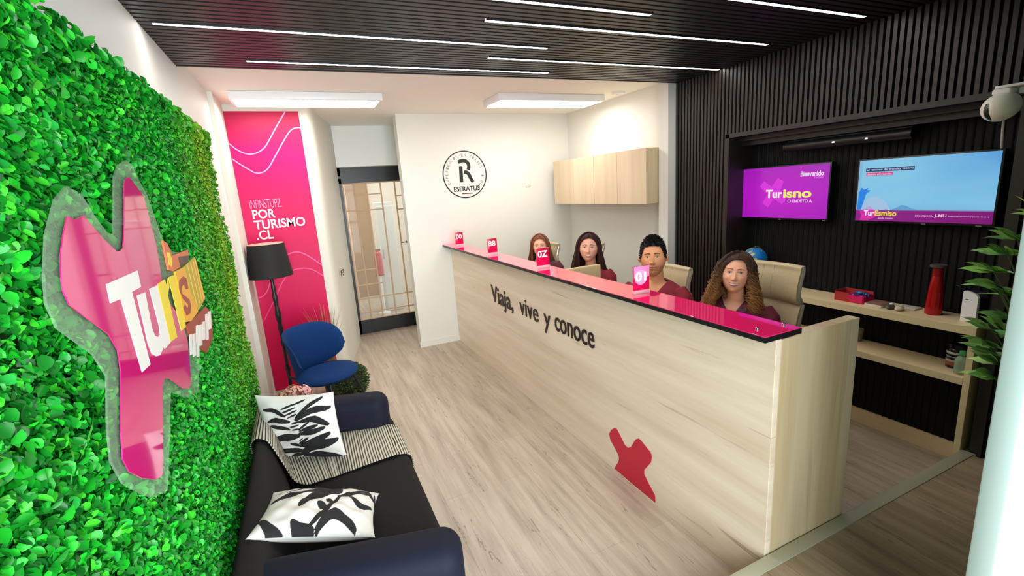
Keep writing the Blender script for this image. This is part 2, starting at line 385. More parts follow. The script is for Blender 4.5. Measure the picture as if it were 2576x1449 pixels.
# ---------------------------------------------------------------- ceiling lights
strips = [(1.72, 1.30, 2.985, 'nearest LED strip, at the right above the screens'), (1.986, .70, 1.72, 'LED strip second nearest, cut by the top of the photo, at the middle'),
          (2.238, .948, 2.893, 'long LED strip over the counter, right one of the third row'), (2.584, -.445, 1.469, 'long LED strip starting near the left wall above the green wall'),
          (2.83, 1.198, 3.125, 'LED strip whose right end touches the slatted wall'), (3.12, -.138, 1.771, 'LED strip closest to the white room, above the pink banner')]
for (y, x0, x1, lb) in strips:
    t = thing('led_strip', lb, 'ceiling light', ((x0+x1)/2, y, ZB), 0, 'LED strips in the black slatted ceiling')
    MB().box(x0, x1, y-.012, y+.012, ZB-.004, ZB+.001).build('diffuser', LIGHT, t, smooth=False)
    MB().box(x0-.006, x1+.006, y-.019, y-.012, ZB-.005, ZB+.004).box(x0-.006, x1+.006, y+.012, y+.019, ZB-.005, ZB+.004).build('channel', BLACK, t, smooth=False)
for (x0, x1, y0, y1, lb) in ((-.36, .80, 4.28, 4.62, 'flat white ceiling panel light over the pink banner'), (1.84, 3.03, 4.18, 4.58, 'flat white ceiling panel light above the seated women')):
    t = thing('panel_light', lb, 'ceiling light', ((x0+x1)/2, (y0+y1)/2, ZW), 0, 'panel lights on the white ceiling')
    MB().rbox(x0, x1, y0, y1, ZW-.062, ZW, .008).build('housing', WHITEPLAST, t)
    MB().box(x0+.03, x1-.03, y0+.025, y1-.025, ZW-.066, ZW-.061).build('diffuser', PANEL, t, smooth=False)
t = thing('smoke_detector', 'small flat white disc on the ceiling beside the right panel light', 'detector', (3.13, 4.05, ZW))
MB().lathe([(.06, -.022), (.065, -.012), (.065, 0)], 28, (3.10, 4.05, ZW)).build('body', WHITEPLAST, t)
MB().lathe([(.02, -.027), (.025, -.021)], 16, (3.10, 4.05, ZW)).build('sensor_cap', WHITE, t)

# ---------------------------------------------------------------- green wall
G0, G1, GZ = -.58, 3.37, 2.225
t = thing('green_wall', 'tall panel of dense green artificial foliage covering the left wall', 'plant wall', (XL, 1.4, ZP))
MB().box(XL+.002, -.465, G0, YP, ZP, GZ-.03).box(XL+.002, -.465, YP, G1-.02, 0.0, GZ-.03).build('backing_panel', mat('moss_backing', (14, 52, 16), 0.9), t, smooth=False)
def leaves(n, ys, zs, x0, x1, size, yellow):
    y = rng.uniform(*ys, n); z = rng.uniform(*zs, n)
    x = rng.uniform(x0, x1, n)
    bulge = .020*np.sin(y*9+np.sin(z*7))*np.sin(z*8+1.3*np.sin(y*5)); x = x+bulge*.6
    x = np.minimum(x, -.418)
    sz = size*rng.uniform(.65, 1.35, n)
    N = np.stack([np.ones(n)*.7, rng.normal(0, .65, n), rng.normal(.3, .6, n)], 1); N /= np.linalg.norm(N, axis=1)[:, None]
    T = rng.normal(0, 1, (n, 3)); T[:, 2] -= .5; T -= N*(T*N).sum(1)[:, None]; T /= np.linalg.norm(T, axis=1)[:, None]
    S = np.cross(N, T); P = np.stack([x, y, z], 1)
    wd = rng.uniform(.26, .52, n)
    L = lambda a, b, h: P+T*(sz*a)[:, None]+S*(sz*wd*b)[:, None]+N*(sz*h)[:, None]
    V = np.stack([L(-.5, 0, 0), L(-.30, .72, .10), L(.02, 1.0, .15), L(.32, .70, .08), L(.54, 0, -.06), L(.32, -.70, .08), L(.02, -1.0, .15), L(-.30, -.72, .10)], 1)
    base = np.array([[.006, .22, .014], [.010, .36, .018], [.04, .48, .022], [.004, .12, .010], [.016, .30, .040]])
    ci = rng.choice(5, n, p=[.3, .3, .14, .18, .08]); c = base[ci]*rng.uniform(.7, 1.45, (n, 1))
    if yellow:
        k = np.clip((y-2.35)/.7, 0, 1)*np.clip((z-.3)/1.0, 0, 1)*(np.sin(y*13+z*3)*.3+.75); k = k[:, None]
        c = c*(1-k)+np.array([[.19, .40, .015]])*k*rng.uniform(.6, 1.2, (n, 1))
    return V, np.repeat(c[:, None], 8, 1)
VV = []; CC = []
for a in ((80000, (G0, 1.30), (ZP, GZ-.02), -.475, -.425, .0165, False), (5000, (.6, 1.5), (ZP, GZ-.02), -.44, -.418, .023, False), (56000, (1.15, 2.2), (.0, GZ-.01), -.475, -.425, .0175, True), (62000, (2.1, G1), (.0, GZ), -.475, -.425, .0145, True),
          (2600, (G0, G1), (GZ-.05, GZ+.018), -.47, -.41, .028, True), (1500, (G1-.03, G1+.01), (0, GZ), -.49, -.42, .022, True)):
    v_, c_ = leaves(*a)
    keep = (v_[:, :, 1].mean(1) > YP) | (v_[:, :, 2].mean(1) > ZP+.01)
    VV.append(v_[keep]); CC.append(c_[keep])
VV = np.concatenate(VV); CC = np.concatenate(CC); n = len(VV)
me = bpy.data.meshes.new('foliage'); me.vertices.add(n*8); me.vertices.foreach_set('co', VV.astype(np.float32).ravel())
idx = (np.arange(n)[:, None]*8+np.array([[0, 1, 2, 3, 4, 0, 4, 5, 6, 7]])).astype(np.int32)
me.loops.add(n*10); me.loops.foreach_set('vertex_index', idx.ravel())
me.polygons.add(n*2); me.polygons.foreach_set('loop_start', (np.arange(n*2)*5).astype(np.int32))
me.update(calc_edges=True); me.validate()
a = me.color_attributes.new('Col', 'FLOAT_COLOR', 'POINT'); arr = np.ones((n*8, 4), np.float32); arr[:, :3] = CC.reshape(-1, 3); a.data.foreach_set('color', arr.ravel())
LEAF = mat('leaf', (20, 140, 30), 0.38, attr=True, spec=0.28)
me.materials.append(LEAF)
fo = link(bpy.data.objects.new('foliage', me), t); fo['kind'] = 'stuff'
# long thin blades sticking out of the foliage
b = MB()
for k in range(46):
    y, z = random.uniform(.7, 2.6), random.uniform(.5, 2.1); a = random.uniform(0, 2*pi); l = random.uniform(.08, .16)
    p0 = Vector((-.44, y, z)); d = Vector((.25, cos(a), sin(a)))
    p1 = p0+d*l*.5; p2 = p0+d*l+Vector((-.02, 0, -.02)); w_ = .004
    sd = d.cross(Vector((1, 0, 0))).normalized()*w_
    b.add([p0-sd, p0+sd, p1+sd, p2, p1-sd], [(0, 1, 2, 4), (4, 2, 3)], 0, (.09, .48, .06))
b.build('grass_blades', LEAF, t, col=True, smooth=False)

# ---------------------------------------------------------------- sign on the green wall
BOARD = [(1.075, 1.805), (1.103, 1.798), (1.143, 1.805), (1.215, 1.753), (1.266, 1.725), (1.288, 1.723), (1.311, 1.729), (1.33, 1.748), (1.364, 1.79), (1.425, 1.873), (1.446, 1.887), (1.47, 1.891), (1.497, 1.881), (1.56, 1.844), (1.571, 1.718), (1.561, 1.659), (1.547, 1.619), (1.566, 1.552), (1.651, 1.485), (1.671, 1.41), (1.644, 1.36), (1.608, 1.298), (1.569, 1.288), (1.508, 1.312), (1.421, 1.372), (1.382, 1.389), (1.349, 1.382), (1.29, 1.31), (1.227, 1.234), (1.202, 1.217), (1.162, 1.23), (1.094, 1.275), (1.047, 1.317), (1.035, 1.35), (1.057, 1.395), (1.129, 1.496), (1.14, 1.536), (1.117, 1.576), (1.042, 1.627), (0.995, 1.66), (0.987, 1.685), (0.992, 1.705), (1.013, 1.743), (1.041, 1.774)]
PLATE = [(1.47, 1.893), (1.521, 1.925), (1.595, 1.943), (1.643, 1.931), (1.654, 1.907), (1.718, 1.848), (1.769, 1.721), (1.86, 1.67), (1.96, 1.66), (2.0, 1.50), (2.03, 1.42), (1.95, 1.32), (1.791, 1.198), (1.64, 1.237), (1.506, 1.31), (1.353, 1.167), (1.303, 1.124), (1.207, 1.167), (1.153, 1.213), (1.086, 1.278), (1.063, 1.34), (1.085, 1.396), (1.143, 1.487), (1.109, 1.544), (1.007, 1.622), (0.996, 1.669), (1.015, 1.713), (1.057, 1.776), (1.127, 1.837), (1.187, 1.862), (1.246, 1.848), (1.288, 1.801), (1.333, 1.764), (1.374, 1.757)]
def rs(P, k): return [(a*k, 1.8+(b_-1.8)*k) for a, b_ in P]
t = thing('wall_sign', 'pink cross-shaped acrylic sign with white and yellow letters on the green wall', 'sign', (-.39, 1.35, 1.55))
def offset_poly(P, d):
    n = len(P); out = []
    ar = sum(P[i][0]*P[(i+1) % n][1]-P[(i+1) % n][0]*P[i][1] for i in range(n)); sg = 1 if ar > 0 else -1
    for i in range(n):
        a = Vector(P[i-1]); b_ = Vector(P[(i+1) % n]); e = (b_-a).normalized(); out.append((P[i][0]+sg*e.y*d, P[i][1]-sg*e.x*d))
    return out
plate = mat('frosted_acrylic', (168, 200, 168), 0.15, alpha=0.22)
MB().prism(rs(PLATE, .975), 'x', -.392, -.388).build('backing_plate', plate, t, smooth=False)
MB().prism(rs(BOARD, 1.035), 'x', -.3852, -.383).build('board', SIGNPINK, t, smooth=False)
for (y, z) in ((1.18, 1.62), (1.45, 1.78), (1.2, 1.3), (1.58, 1.34)):
    MB().tube([(-.47, y, z), (-.392, y, z)], .012, 12).build('standoff', CHROME, t)
SIGNW = mat('sign_white', (236, 238, 230), 0.3); SIGNY = mat('sign_yellow', (236, 214, 40), 0.3); SIGNO = mat('sign_orange', (232, 172, 36), 0.3)
OLIVE = mat('sign_olive', (172, 168, 36), 0.3); BRN = mat('sign_brown', (150, 62, 40), 0.35); ORG = mat('sign_terracotta', (206, 108, 62), 0.35); DKG = mat('sign_dark', (62, 54, 38), 0.4); GRY = mat('sign_grey', (150, 152, 138), 0.4)
X0, X1 = -.383, -.382
T_LET = [(1.111, 1.674), (1.304, 1.675), (1.3, 1.637), (1.235, 1.637), (1.239, 1.469), (1.18, 1.471), (1.164, 1.635), (1.107, 1.637)]
U_LET = [(1.262, 1.624), (1.32, 1.621), (1.307, 1.537), (1.315, 1.516), (1.334, 1.507), (1.356, 1.509), (1.364, 1.527), (1.358, 1.623), (1.424, 1.621), (1.423, 1.469), (1.366, 1.468), (1.364, 1.476), (1.319, 1.466), (1.291, 1.472), (1.265, 1.486), (1.257, 1.511)]
R_LET = [(1.429, 1.623), (1.502, 1.625), (1.506, 1.602), (1.528, 1.623), (1.532, 1.600), (1.497, 1.583), (1.493, 1.464), (1.424, 1.47)]
I_LET = [(1.538, 1.625), (1.598, 1.622), (1.606, 1.465), (1.548, 1.468)]
for nm, P, m_ in (('letter', T_LET, SIGNW), ('letter', U_LET, SIGNW), ('letter', R_LET, SIGNY), ('letter', I_LET, SIGNY)):
    MB().prism(rs(P, 1.085), 'x', X0, X1).build(nm, m_, t, smooth=False)
S_BLOCK = [(1.627, 1.629), (1.747, 1.628), (1.754, 1.546), (1.80, 1.47), (1.681, 1.465), (1.614, 1.478)]
S_MARK = [(1.738, 1.592), (1.733, 1.559), (1.700, 1.563), (1.690, 1.580), (1.655, 1.578), (1.645, 1.559), (1.715, 1.528), (1.720, 1.505), (1.690, 1.488), (1.640, 1.492), (1.622, 1.520), (1.650, 1.525), (1.672, 1.508), (1.690, 1.515), (1.640, 1.545), (1.622, 1.575), (1.645, 1.600), (1.700, 1.604)]
O_BLOCK = [(1.752, 1.630), (1.808, 1.634), (1.93, 1.641), (1.956, 1.49), (1.86, 1.475), (1.802, 1.474), (1.758, 1.546)]
MB().prism(rs(S_BLOCK, 1.085), 'x', -.388, -.3822).build('letter', SIGNO, t, smooth=False)
MB().prism(rs(S_MARK, 1.085), 'x', -.3822, -.3815).build('letter_outline', BRN, t, smooth=False)
MB().prism(rs(O_BLOCK, 1.085), 'x', -.388, -.3824).build('letter', OLIVE, t, smooth=False)
o_ = MB()
for y in (1.79, 1.84, 1.885, 1.92): o_.prism(rs([(y, 1.63), (y+.012, 1.63), (y+.022, 1.485), (y+.008, 1.485)], 1.085), 'x', -.3824, -.3818)
o_.build('letter_outline', SIGNO, t, smooth=False)
MB().prism(rs([(1.624, 1.468), (1.81, 1.462), (1.929, 1.462), (2.008, 1.419), (1.939, 1.337), (1.798, 1.325), (1.737, 1.357), (1.63, 1.427)], 1.085), 'x', -.388, -.3830).build('reflection_patch', BRN, t, smooth=False)  # mirrored colours on the sign, painted as flat patches
MB().prism(rs([(1.573, 1.724), (1.613, 1.712), (1.633, 1.675), (1.85, 1.673), (1.842, 1.654), (1.698, 1.664), (1.697, 1.634), (1.605, 1.632), (1.565, 1.642)], 1.085), 'x', -.388, -.3828).build('reflection_patch', ORG, t, smooth=False)
MB().prism(rs([(1.585, 1.689), (1.61, 1.686), (1.620, 1.661), (1.60, 1.645), (1.575, 1.655)], 1.085), 'x', -.3828, -.3822).build('reflection_patch', SIGNY, t, smooth=False)
MB().prism(rs([(1.696, 1.665), (1.842, 1.654), (1.808, 1.636), (1.704, 1.634)], 1.085), 'x', -.388, -.3824).build('reflection_patch', DKG, t, smooth=False)
BARS = [[(1.624, 1.436), (1.658, 1.43), (1.614, 1.377), (1.582, 1.384)], [(1.665, 1.427), (1.701, 1.421), (1.648, 1.362), (1.615, 1.369)], [(1.729, 1.438), (1.768, 1.432), (1.688, 1.348), (1.652, 1.356)], [(1.771, 1.43), (1.812, 1.423), (1.758, 1.364), (1.72, 1.372)], [(1.823, 1.428), (1.867, 1.421), (1.819, 1.368), (1.778, 1.376)], [(1.898, 1.438), (1.946, 1.431), (1.869, 1.354), (1.825, 1.363)], [(1.952, 1.436), (2.002, 1.429), (1.95, 1.373), (1.902, 1.381)]]
b = MB()
for P in BARS: b.prism(rs(P, 1.085), 'x', -.383, -.3822)
b.build('small_lettering', SIGNW, t, smooth=False)

# ---------------------------------------------------------------- banner
BY = 4.845
t = thing('banner', 'tall bright pink vertical banner with white lettering on the back left wall', 'banner', (-.17, BY, 0))
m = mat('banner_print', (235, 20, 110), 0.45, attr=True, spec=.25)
g = MB(); nu, nv = 9, 61; V = []; Cc = []
tops = [np.array(lin(q)) for q in ((176, 16, 64), (196, 0, 100), (206, 8, 88), (214, 16, 88), (214, 12, 84), (208, 8, 74))]  # print gradient, top end darkened to offset the panel light
for j in range(nv):
    for i in range(nu):
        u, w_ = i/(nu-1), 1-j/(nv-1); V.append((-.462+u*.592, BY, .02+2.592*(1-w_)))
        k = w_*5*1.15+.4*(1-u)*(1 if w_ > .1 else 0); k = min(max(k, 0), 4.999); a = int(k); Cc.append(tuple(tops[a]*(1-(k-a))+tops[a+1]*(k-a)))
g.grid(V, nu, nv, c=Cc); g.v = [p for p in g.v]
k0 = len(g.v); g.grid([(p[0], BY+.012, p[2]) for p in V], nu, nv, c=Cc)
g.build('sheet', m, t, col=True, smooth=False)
BW = mat('banner_white', (240, 240, 238), 0.4); BL = mat('banner_line', (245, 150, 205), 0.4)
def ribbon(P, w_, name, m_, par, y0, y1, closed=False):
    """flat band along a polyline in the x-z plane"""
    q = []; n = len(P)
    # smooth by Catmull-Rom
    D = []
    for i in range(n-1):
        p0, p1, p2, p3 = [Vector(P[max(0, min(n-1, i+k))]) for k in (-1, 0, 1, 2)]
        for s_ in range(6):
            u = s_/6; D.append(.5*((2*p1)+(-p0+p2)*u+(2*p0-5*p1+4*p2-p3)*u*u+(-p0+3*p1-3*p2+p3)*u**3))
    D.append(Vector(P[-1])); L_ = []; R_ = []
    for i in range(len(D)):
        e = (D[min(i+1, len(D)-1)]-D[max(i-1, 0)]).normalized(); nn = Vector((-e.y, e.x))*w_/2; L_.append(D[i]+nn); R_.append(D[i]-nn)
    m2 = MB(); k = len(D)
    V = [(p.x, y0, p.y) for p in L_]+[(p.x, y0, p.y) for p in R_]+[(p.x, y1, p.y) for p in L_]+[(p.x, y1, p.y) for p in R_]
    F = []
    for i in range(k-1):
        F += [(i, i+1, k+i+1, k+i), (2*k+i, 3*k+i, 3*k+i+1, 2*k+i+1), (i, 2*k+i, 2*k+i+1, i+1), (k+i, k+i+1, 3*k+i+1, 3*k+i)]
    return m2.add(V, F).build(name, m_, par, smooth=False)
for P, m_ in (([(-0.461, 2.345), (-0.419, 2.299), (-0.357, 2.26), (-0.303, 2.252), (-0.245, 2.267), (-0.19, 2.307), (-0.145, 2.367), (-0.08, 2.464), (0.024, 2.611)], BL),
              ([(-0.462, 2.217), (-0.407, 2.168), (-0.346, 2.12), (-0.309, 2.093), (-0.268, 2.085), (-0.223, 2.099), (-0.182, 2.135), (-0.117, 2.229), (-0.042, 2.338), (0.022, 2.425), (0.064, 2.461), (0.108, 2.471), (.129, 2.468)], BL),
              ([(-0.461, 0.956), (-0.412, 0.975), (-0.369, 1.027), (-0.299, 1.175), (-0.226, 1.27), (-0.158, 1.327), (-0.084, 1.347), (-0.015, 1.323), (0.061, 1.261), (0.129, 1.191)], mat('banner_line_faint', (240, 80, 150), 0.4)),
              ([(-0.459, 0.722), (-0.404, 0.806), (-0.311, 0.952), (-0.231, 1.086), (-0.147, 1.168), (-0.06, 1.185), (0.034, 1.163), (0.129, 1.085)], mat('banner_line_dim', (236, 60, 132), 0.4))):
    ribbon(P, .010, 'wavy_line', m_, t, BY-.0015, BY)
X_, U_ = (1, 0, 0), (0, 0, 1)
text('lettering', 'INFINSTUPZ.', (-.392, BY, 1.775), X_, U_, .262, .078, mat('banner_outline', (240, 150, 190), 0.4), t, bold=-.012, spacing=.92)
text('lettering', 'POR', (-.384, BY, 1.682), X_, U_, .185, .082, BW, t, bold=.018)
text('lettering', 'TURISMO', (-.386, BY, 1.586), X_, U_, .428, .084, BW, t, bold=.018)
text('lettering', '.CL', (-.382, BY, 1.492), X_, U_, .138, .084, BW, t, bold=.018)

# small lettering and a fine line on the rounded wall return
def decal_on_return(): pass
q = text('wall_lettering', 'F3', (.318, 5.29, .985), Vector((.25, .968, 0)), U_, .16, .065, INKBLACK, None, thick=.004)
tag(q, 'two small black characters on the white wall left of the glass door', 'lettering')
# ---------------------------------------------------------------- wall emblem
t = thing('wall_emblem', 'round black outlined emblem with a large R on the white back wall', 'emblem', (1.845, YB, 1.99))
cx, cz, R_ = 1.843, 1.992, .272
def ring(r0, r1, y0, y1, n=96):
    m2 = MB(); V = []
    for (r, y) in ((r0, y0), (r1, y0), (r1, y1), (r0, y1)):
        V += [(cx+r*cos(2*pi*i/n), y, cz+r*sin(2*pi*i/n)) for i in range(n)]
    F = []
    for a_, b_ in ((0, 1), (1, 2), (2, 3), (3, 0)):
        F += [(a_*n+i, a_*n+(i+1) % n, b_*n+(i+1) % n, b_*n+i) for i in range(n)]
    return m2.add(V, F)
ring(R_-.012, R_, YB-.003, YB-.0002).build('outline_ring', INKBLACK, t, smooth=False)
# R: stem, bowl and leg as separate strokes
ribbon([(1.792, 1.905), (1.798, 2.09)], .042, 'letter_stroke', INKBLACK, t, YB-.003, YB-.0003)
ribbon([(1.770, 2.135), (1.815, 2.150), (1.862, 2.145), (1.893, 2.115), (1.898, 2.075), (1.885, 2.045)], .040, 'letter_stroke', INKBLACK, t, YB-.003, YB-.0003)
ribbon([(1.835, 2.02), (1.870, 2.012), (1.893, 1.985), (1.912, 1.94), (1.935, 1.900)], .040, 'letter_stroke', INKBLACK, t, YB-.003, YB-.0003)
text('lettering', 'ESERATUS', (1.690, YB, 1.800), X_, (0.02, 0, 1), .325, .058, INKBLACK, t, bold=.02)
MB().box(1.785, 1.925, YB-.003, YB-.0003, 1.768, 1.778).build('underline', mat('wine_red', (110, 30, 34), 0.5), t, smooth=False)
for k, ch in enumerate('EXPERIENCIA EN VIAJES  & DUAL'):
    if ch == ' ': continue
    a = radians(205-k*9.2); p = Vector((cx+.222*cos(a), YB, cz+.222*sin(a))); up = Vector((cos(a), 0, sin(a))); xd = Vector((sin(a), 0, -cos(a)))
    text('ring_lettering', ch, p-xd*.012-up*.016, xd, up, .022, .032, GREYINK if k < 22 else INKBLACK, t)
t = thing('switch_plate', 'square white switch plate on the back wall right of the emblem', 'switch', (2.66, YB, 1.85))
MB().rbox(2.625, 2.70, YB-.010, YB, 1.80, 1.905, .003).build('plate', WARMWHITE, t)
MB().rbox(2.645, 2.68, YB-.014, YB-.009, 1.825, 1.88, .002).build('rocker', WHITEPLAST, t)

# ---------------------------------------------------------------- wall cabinet
t = thing('wall_cabinet', 'light wood wall cabinet with four plain doors', 'cabinet', (3.1, 4.3, 1.57))
CW = grain('cabinet_laminate', (226, 206, 176), (208, 186, 152), (6, 6, .5), 0.42)
MB().rbox(2.972, 3.27, 3.47, 5.18, 1.57, 2.075, .002).build('carcass', WOODV, t, smooth=False)
for (a, b_) in ((5.178, 4.728), (4.724, 4.313), (4.309, 3.906), (3.902, 3.472)):
    MB().rbox(2.95, 2.971, b_, a, 1.567, 2.077, .002).build('door', CW, t, smooth=False)

# ---------------------------------------------------------------- reception counter
CX, CY0, CY1, CT = 1.585, 1.132, 5.326, 1.178
t = thing('reception_counter', 'long light wood reception counter with pink top running to the back wall', 'counter', (1.8, 3.2, 0))
MB().rbox(CX, CX+.03, CY0, CY1, 0, CT, .002).build('front_panel', WOODF, t, smooth=False)
MB().rbox(CX+.0305, 2.108, CY0, CY0+.05, 0, 1.16, .002).build('end_panel', WOODV, t, smooth=False)
MB().rbox(CX+.03, 2.10, CY0+.05, CY1-.01, .715, .745, .002).build('worktop', WOODS, t, smooth=False)
for y in (3.0, 4.62):
    w_ = 2.085 if y < 4 else 1.86
    MB().rbox(CX+.03, w_, y-.018, y+.018, .745, 1.172, .012, 3).build('divider', mat('divider_beige', (196, 176, 134), 0.5), t)
MB().rbox(1.486, 1.69, CY0-.027, CY1, CT, CT+.005, .001).build('slab_core', BLACK, t, smooth=False)
MB().rbox(1.488, 1.688, CY0-.025, CY1, CT+.0205, CT+.0235, .001).build('slab_top', PINK, t, smooth=False)
MB().rbox(1.486, 1.69, CY0-.027, CY1, CT+.005, CT+.0205, .001).build('slab_edge', BLACK, t, smooth=False)
for (x, y) in ((1.545, 1.185), (1.668, 1.165)):
    MB().lathe([(.007, 0), (.007, .006), (.005, .008), (0, .008)], 20, (x, y, CT+.0235)).build('screw_cap', CHROME, t)
xd, up = (0, -1, 0), (0, 0, 1)
text('slogan', 'Viaja,', (CX, 4.10, .690), xd, up, .50, .215, INK, t, thick=.006, bold=.012)
text('slogan', 'vive', (CX, 3.46, .752), xd, up, .335, .145, INK, t, thick=.006, bold=.0)
text('slogan', 'y', (CX, 3.03, .700), xd, up, .10, .150, INK, t, thick=.006, bold=.0)
text('slogan', 'conoce', (CX, 2.86, .760), xd, up, .50, .105, INK, t, thick=.006, bold=.004)
STAR = [(2.173, 0.298), (2.205, 0.271), (2.228, 0.233), (2.217, 0.197), (2.137, 0.133), (2.13, 0.115), (2.139, 0.082), (2.182, 0.012), (2.047, 0.010), (1.919, 0.010), (1.805, 0.012), (1.808, 0.057), (1.86, 0.101), (1.897, 0.138), (1.897, 0.166), (1.839, 0.247), (1.832, 0.285), (1.842, 0.307), (1.922, 0.34), (1.942, 0.343), (1.967, 0.325), (2.012, 0.253), (2.042, 0.23), (2.072, 0.235), (2.14, 0.298), (2.151, 0.305)]
MB().prism(STAR, 'x', CX-.002, CX).build('cross_decal', RED, t, smooth=False)

# numbered acrylic blocks on the counter
PK = mat('card_pink', (214, 16, 84), 0.15); PKD = mat('card_red', (186, 16, 60), 0.25); CLEAR = mat('clear_acrylic', (240, 225, 232), 0.05, alpha=0.35)
NUMW = mat('number_white', (244, 244, 244), 0.3)
PKL = mat('card_pale_pink', (232, 140, 196), 0.2)
zt = CT+.0235
for (x, y, h, w_, num, rz, lb) in ((1.602, 1.93, .150, .100, '01', -.05, 'pink desk number block reading 01, nearest on the counter'), (1.600, 3.03, .150, .104, '0Z', -.05, 'pink desk number block second from the near counter end, before a woman'),
                                   (1.600, 4.03, .150, .094, '88', -.1, 'pink desk number block reading 88, third along the counter'), (1.600, 5.02, .150, .090, '00', -.1, 'small pink desk number block at the far end of the counter')):
    t = thing('number_block', lb, 'desk sign', (x, y, zt), rz, 'numbered blocks along the counter')
    MB().rbox(-w_/2, w_/2, -.011, .011, 0, .020, .002).build('base', CLEAR, t, local=True)
    MB().rbox(-w_/2, w_/2, -.005, .005, .0202, h, .0015).build('card', PK, t, local=True)
    MB().rbox(-w_/2+.001, w_/2-.001, -.0062, -.0048, h*.60, h-.001, .0005).build('upper_band', PKL if num == '01' else PKD, t, local=True)
    if num == '01':
        MB().lathe([(0, 0), (.040, 0), (.040, .001), (0, .001)], 40).xf(Matrix.Translation((-.006, -.0063, h*.60)) @ Matrix.Rotation(radians(90), 4, 'X')).build('round_spot', mat('spot_lilac', (224, 168, 214), 0.3), t, local=True, smooth=False)
    text('number', num, (-w_*.42, -.0075, h*.46 if num == '01' else h*.54), X_, U_, w_*.68 if num == '01' else w_*.76, .050, NUMW, t, thick=.0012, bold=.03, local=True)

# ---------------------------------------------------------------- sofa
NAVY = mat('navy_fabric', (16, 21, 38), 0.7, bump=(500, 0.12), spec=0.25); CHAR = mat('charcoal_fabric', (32, 28, 27), 0.8, spec=0.2, bump=(500, 0.15))
t = thing('sofa', 'dark two-seat sofa with rounded arms standing against the green wall', 'sofa', (-.02, 2.1, 0))
def rotbox(cx_, cy_, ang, hx, hy, z0, z1, r, seg=5):
    M = Matrix.Translation((cx_, cy_, 0)) @ Matrix.Rotation(radians(ang), 4, 'Z'); return MB().rbox(-hx, hx, -hy, hy, z0, z1, r, seg, M=M)
MB().rbox(-.36, .335, 1.48, 2.98, .04, .30, .03, 3).build('base', NAVY, t)
MB().rbox(-.26, .352, 1.50, 2.86, .27, .435, .045, 5).build('seat_cushion', CHAR, t)
rotbox(-.015, 1.475, -14, .375, .10, .03, .635, .075, 6).build('armrest', NAVY, t)
rotbox(-.005, 2.86, -18, .345, .09, .03, .635, .075, 6).build('armrest', NAVY, t)
def back_x(y): return -.325+.16*(2.9-y)             # where the back cushion meets the seat
def back_section(y):
    xi = back_x(y); xt = -.340+.05*(2.9-y)
    return [(-.385, .04), (-.388, .35), (-.388, .56), (-.383, .615), (-.366, .645), (-.352, .655), (xt, .642), (xt+.022, .60), ((xt+xi)/2+.018, .52), (xi, .43), (xi+.005, .30), (xi, .04)]
g = MB(); ys = [1.47, 1.475, 1.49, 1.52]+[1.52+.1*k for k in range(1, 14)]+[2.90, 2.95, 2.975, 2.985]; V = []; m_ = len(back_section(2))
for y in ys:
    k = .965 if y in (1.47, 2.985) else (.985 if y in (1.475, 2.975) else 1.0)
    for (x, z) in back_section(y): V.append((-.36+(x+.36)*k, y, .04+(z-.04)*k))
g.grid(V, m_, len(ys), True); g.f += [tuple(range(m_)), tuple((len(ys)-1)*m_+i for i in reversed(range(m_)))]; g.mi += [0, 0]
ob = g.build('backrest', CHAR, t, ang=60); sb = ob.modifiers.new('s', 'SUBSURF'); sb.levels = 2; sb.render_levels = 2
for (x, y) in ((-.30, 1.6), (.27, 1.6), (-.30, 2.8), (.27, 2.8)):
    MB().lathe([(.022, 0), (.026, .05)], 14, (x, y, 0)).build('foot', BLACK, t)
# striped throw over the back and the seat
def throw_path(y):
    xi = back_x(y); xt = -.340+.05*(2.9-y)
    prof = [(-.397, .46), (-.397, .56), (-.391, .622), (-.370, .655), (-.352, .664), (xt+.002, .652), (xt+.030, .606), ((xt+xi)/2+.028, .53), (xi+.018, .465), (xi+.06, .446), (xi+.12, .442), (.05, .442), (.18, .442), (.29, .441), (.335, .430), (.360, .402), (.364, .335)]
    P = []; n = len(prof)
    for i in range(n-1):
        p0, p1, p2, p3 = [Vector(prof[max(0, min(n-1, i+k))]) for k in (-1, 0, 1, 2)]
        for s_ in range(44):
            u = s_/44; P.append(.5*((2*p1)+(-p0+p2)*u+(2*p0-5*p1+4*p2-p3)*u*u+(-p0+3*p1-3*p2+p3)*u**3))
    return P
TP = {}; P = throw_path(2.5); L = [0]
for i in range(1, len(P)): L.append(L[-1]+(P[i]-P[i-1]).length)
nv = 40; V = []; Cc = []; tot = L[-1]
for j in range(nv):
    w_ = j/(nv-1)
    for i in range(len(P)):
        s_ = L[i]/tot
        yn = 2.60+(2.29-2.60)*min(1, s_/.45) if s_ < .45 else 2.29+(2.345-2.29)*(s_-.45)/.55
        yf = 2.99+(2.80-2.99)*min(1, s_/.45) if s_ < .45 else 2.80+(2.67-2.80)*(s_-.45)/.55
        y = yn+(yf-yn)*w_; yk = round(y, 2); p = TP.setdefault(yk, None) or TP.__setitem__(yk, throw_path(yk)) or TP[yk]; p = p[i]
        r_ = .003*sin(y*38+s_*9) if -.05 < p.x < .30 else 0
        V.append((p.x, y, p.y+r_+.003))
        q = L[i] % .0135
        Cc.append(lin((206, 198, 176)) if q < .0076 else lin((46, 44, 42)))
g = MB().grid(V, len(P), nv, c=Cc)
th = mat('striped_weave', (160, 150, 130), 0.85, attr=True)
o = g.build('throw_blanket', th, None, col=True)
md = o.modifiers.new('t', 'SOLIDIFY'); md.thickness = .005; md.offset = 1
tag(o, 'beige and black striped throw draped over the sofa back and seat', 'blanket')

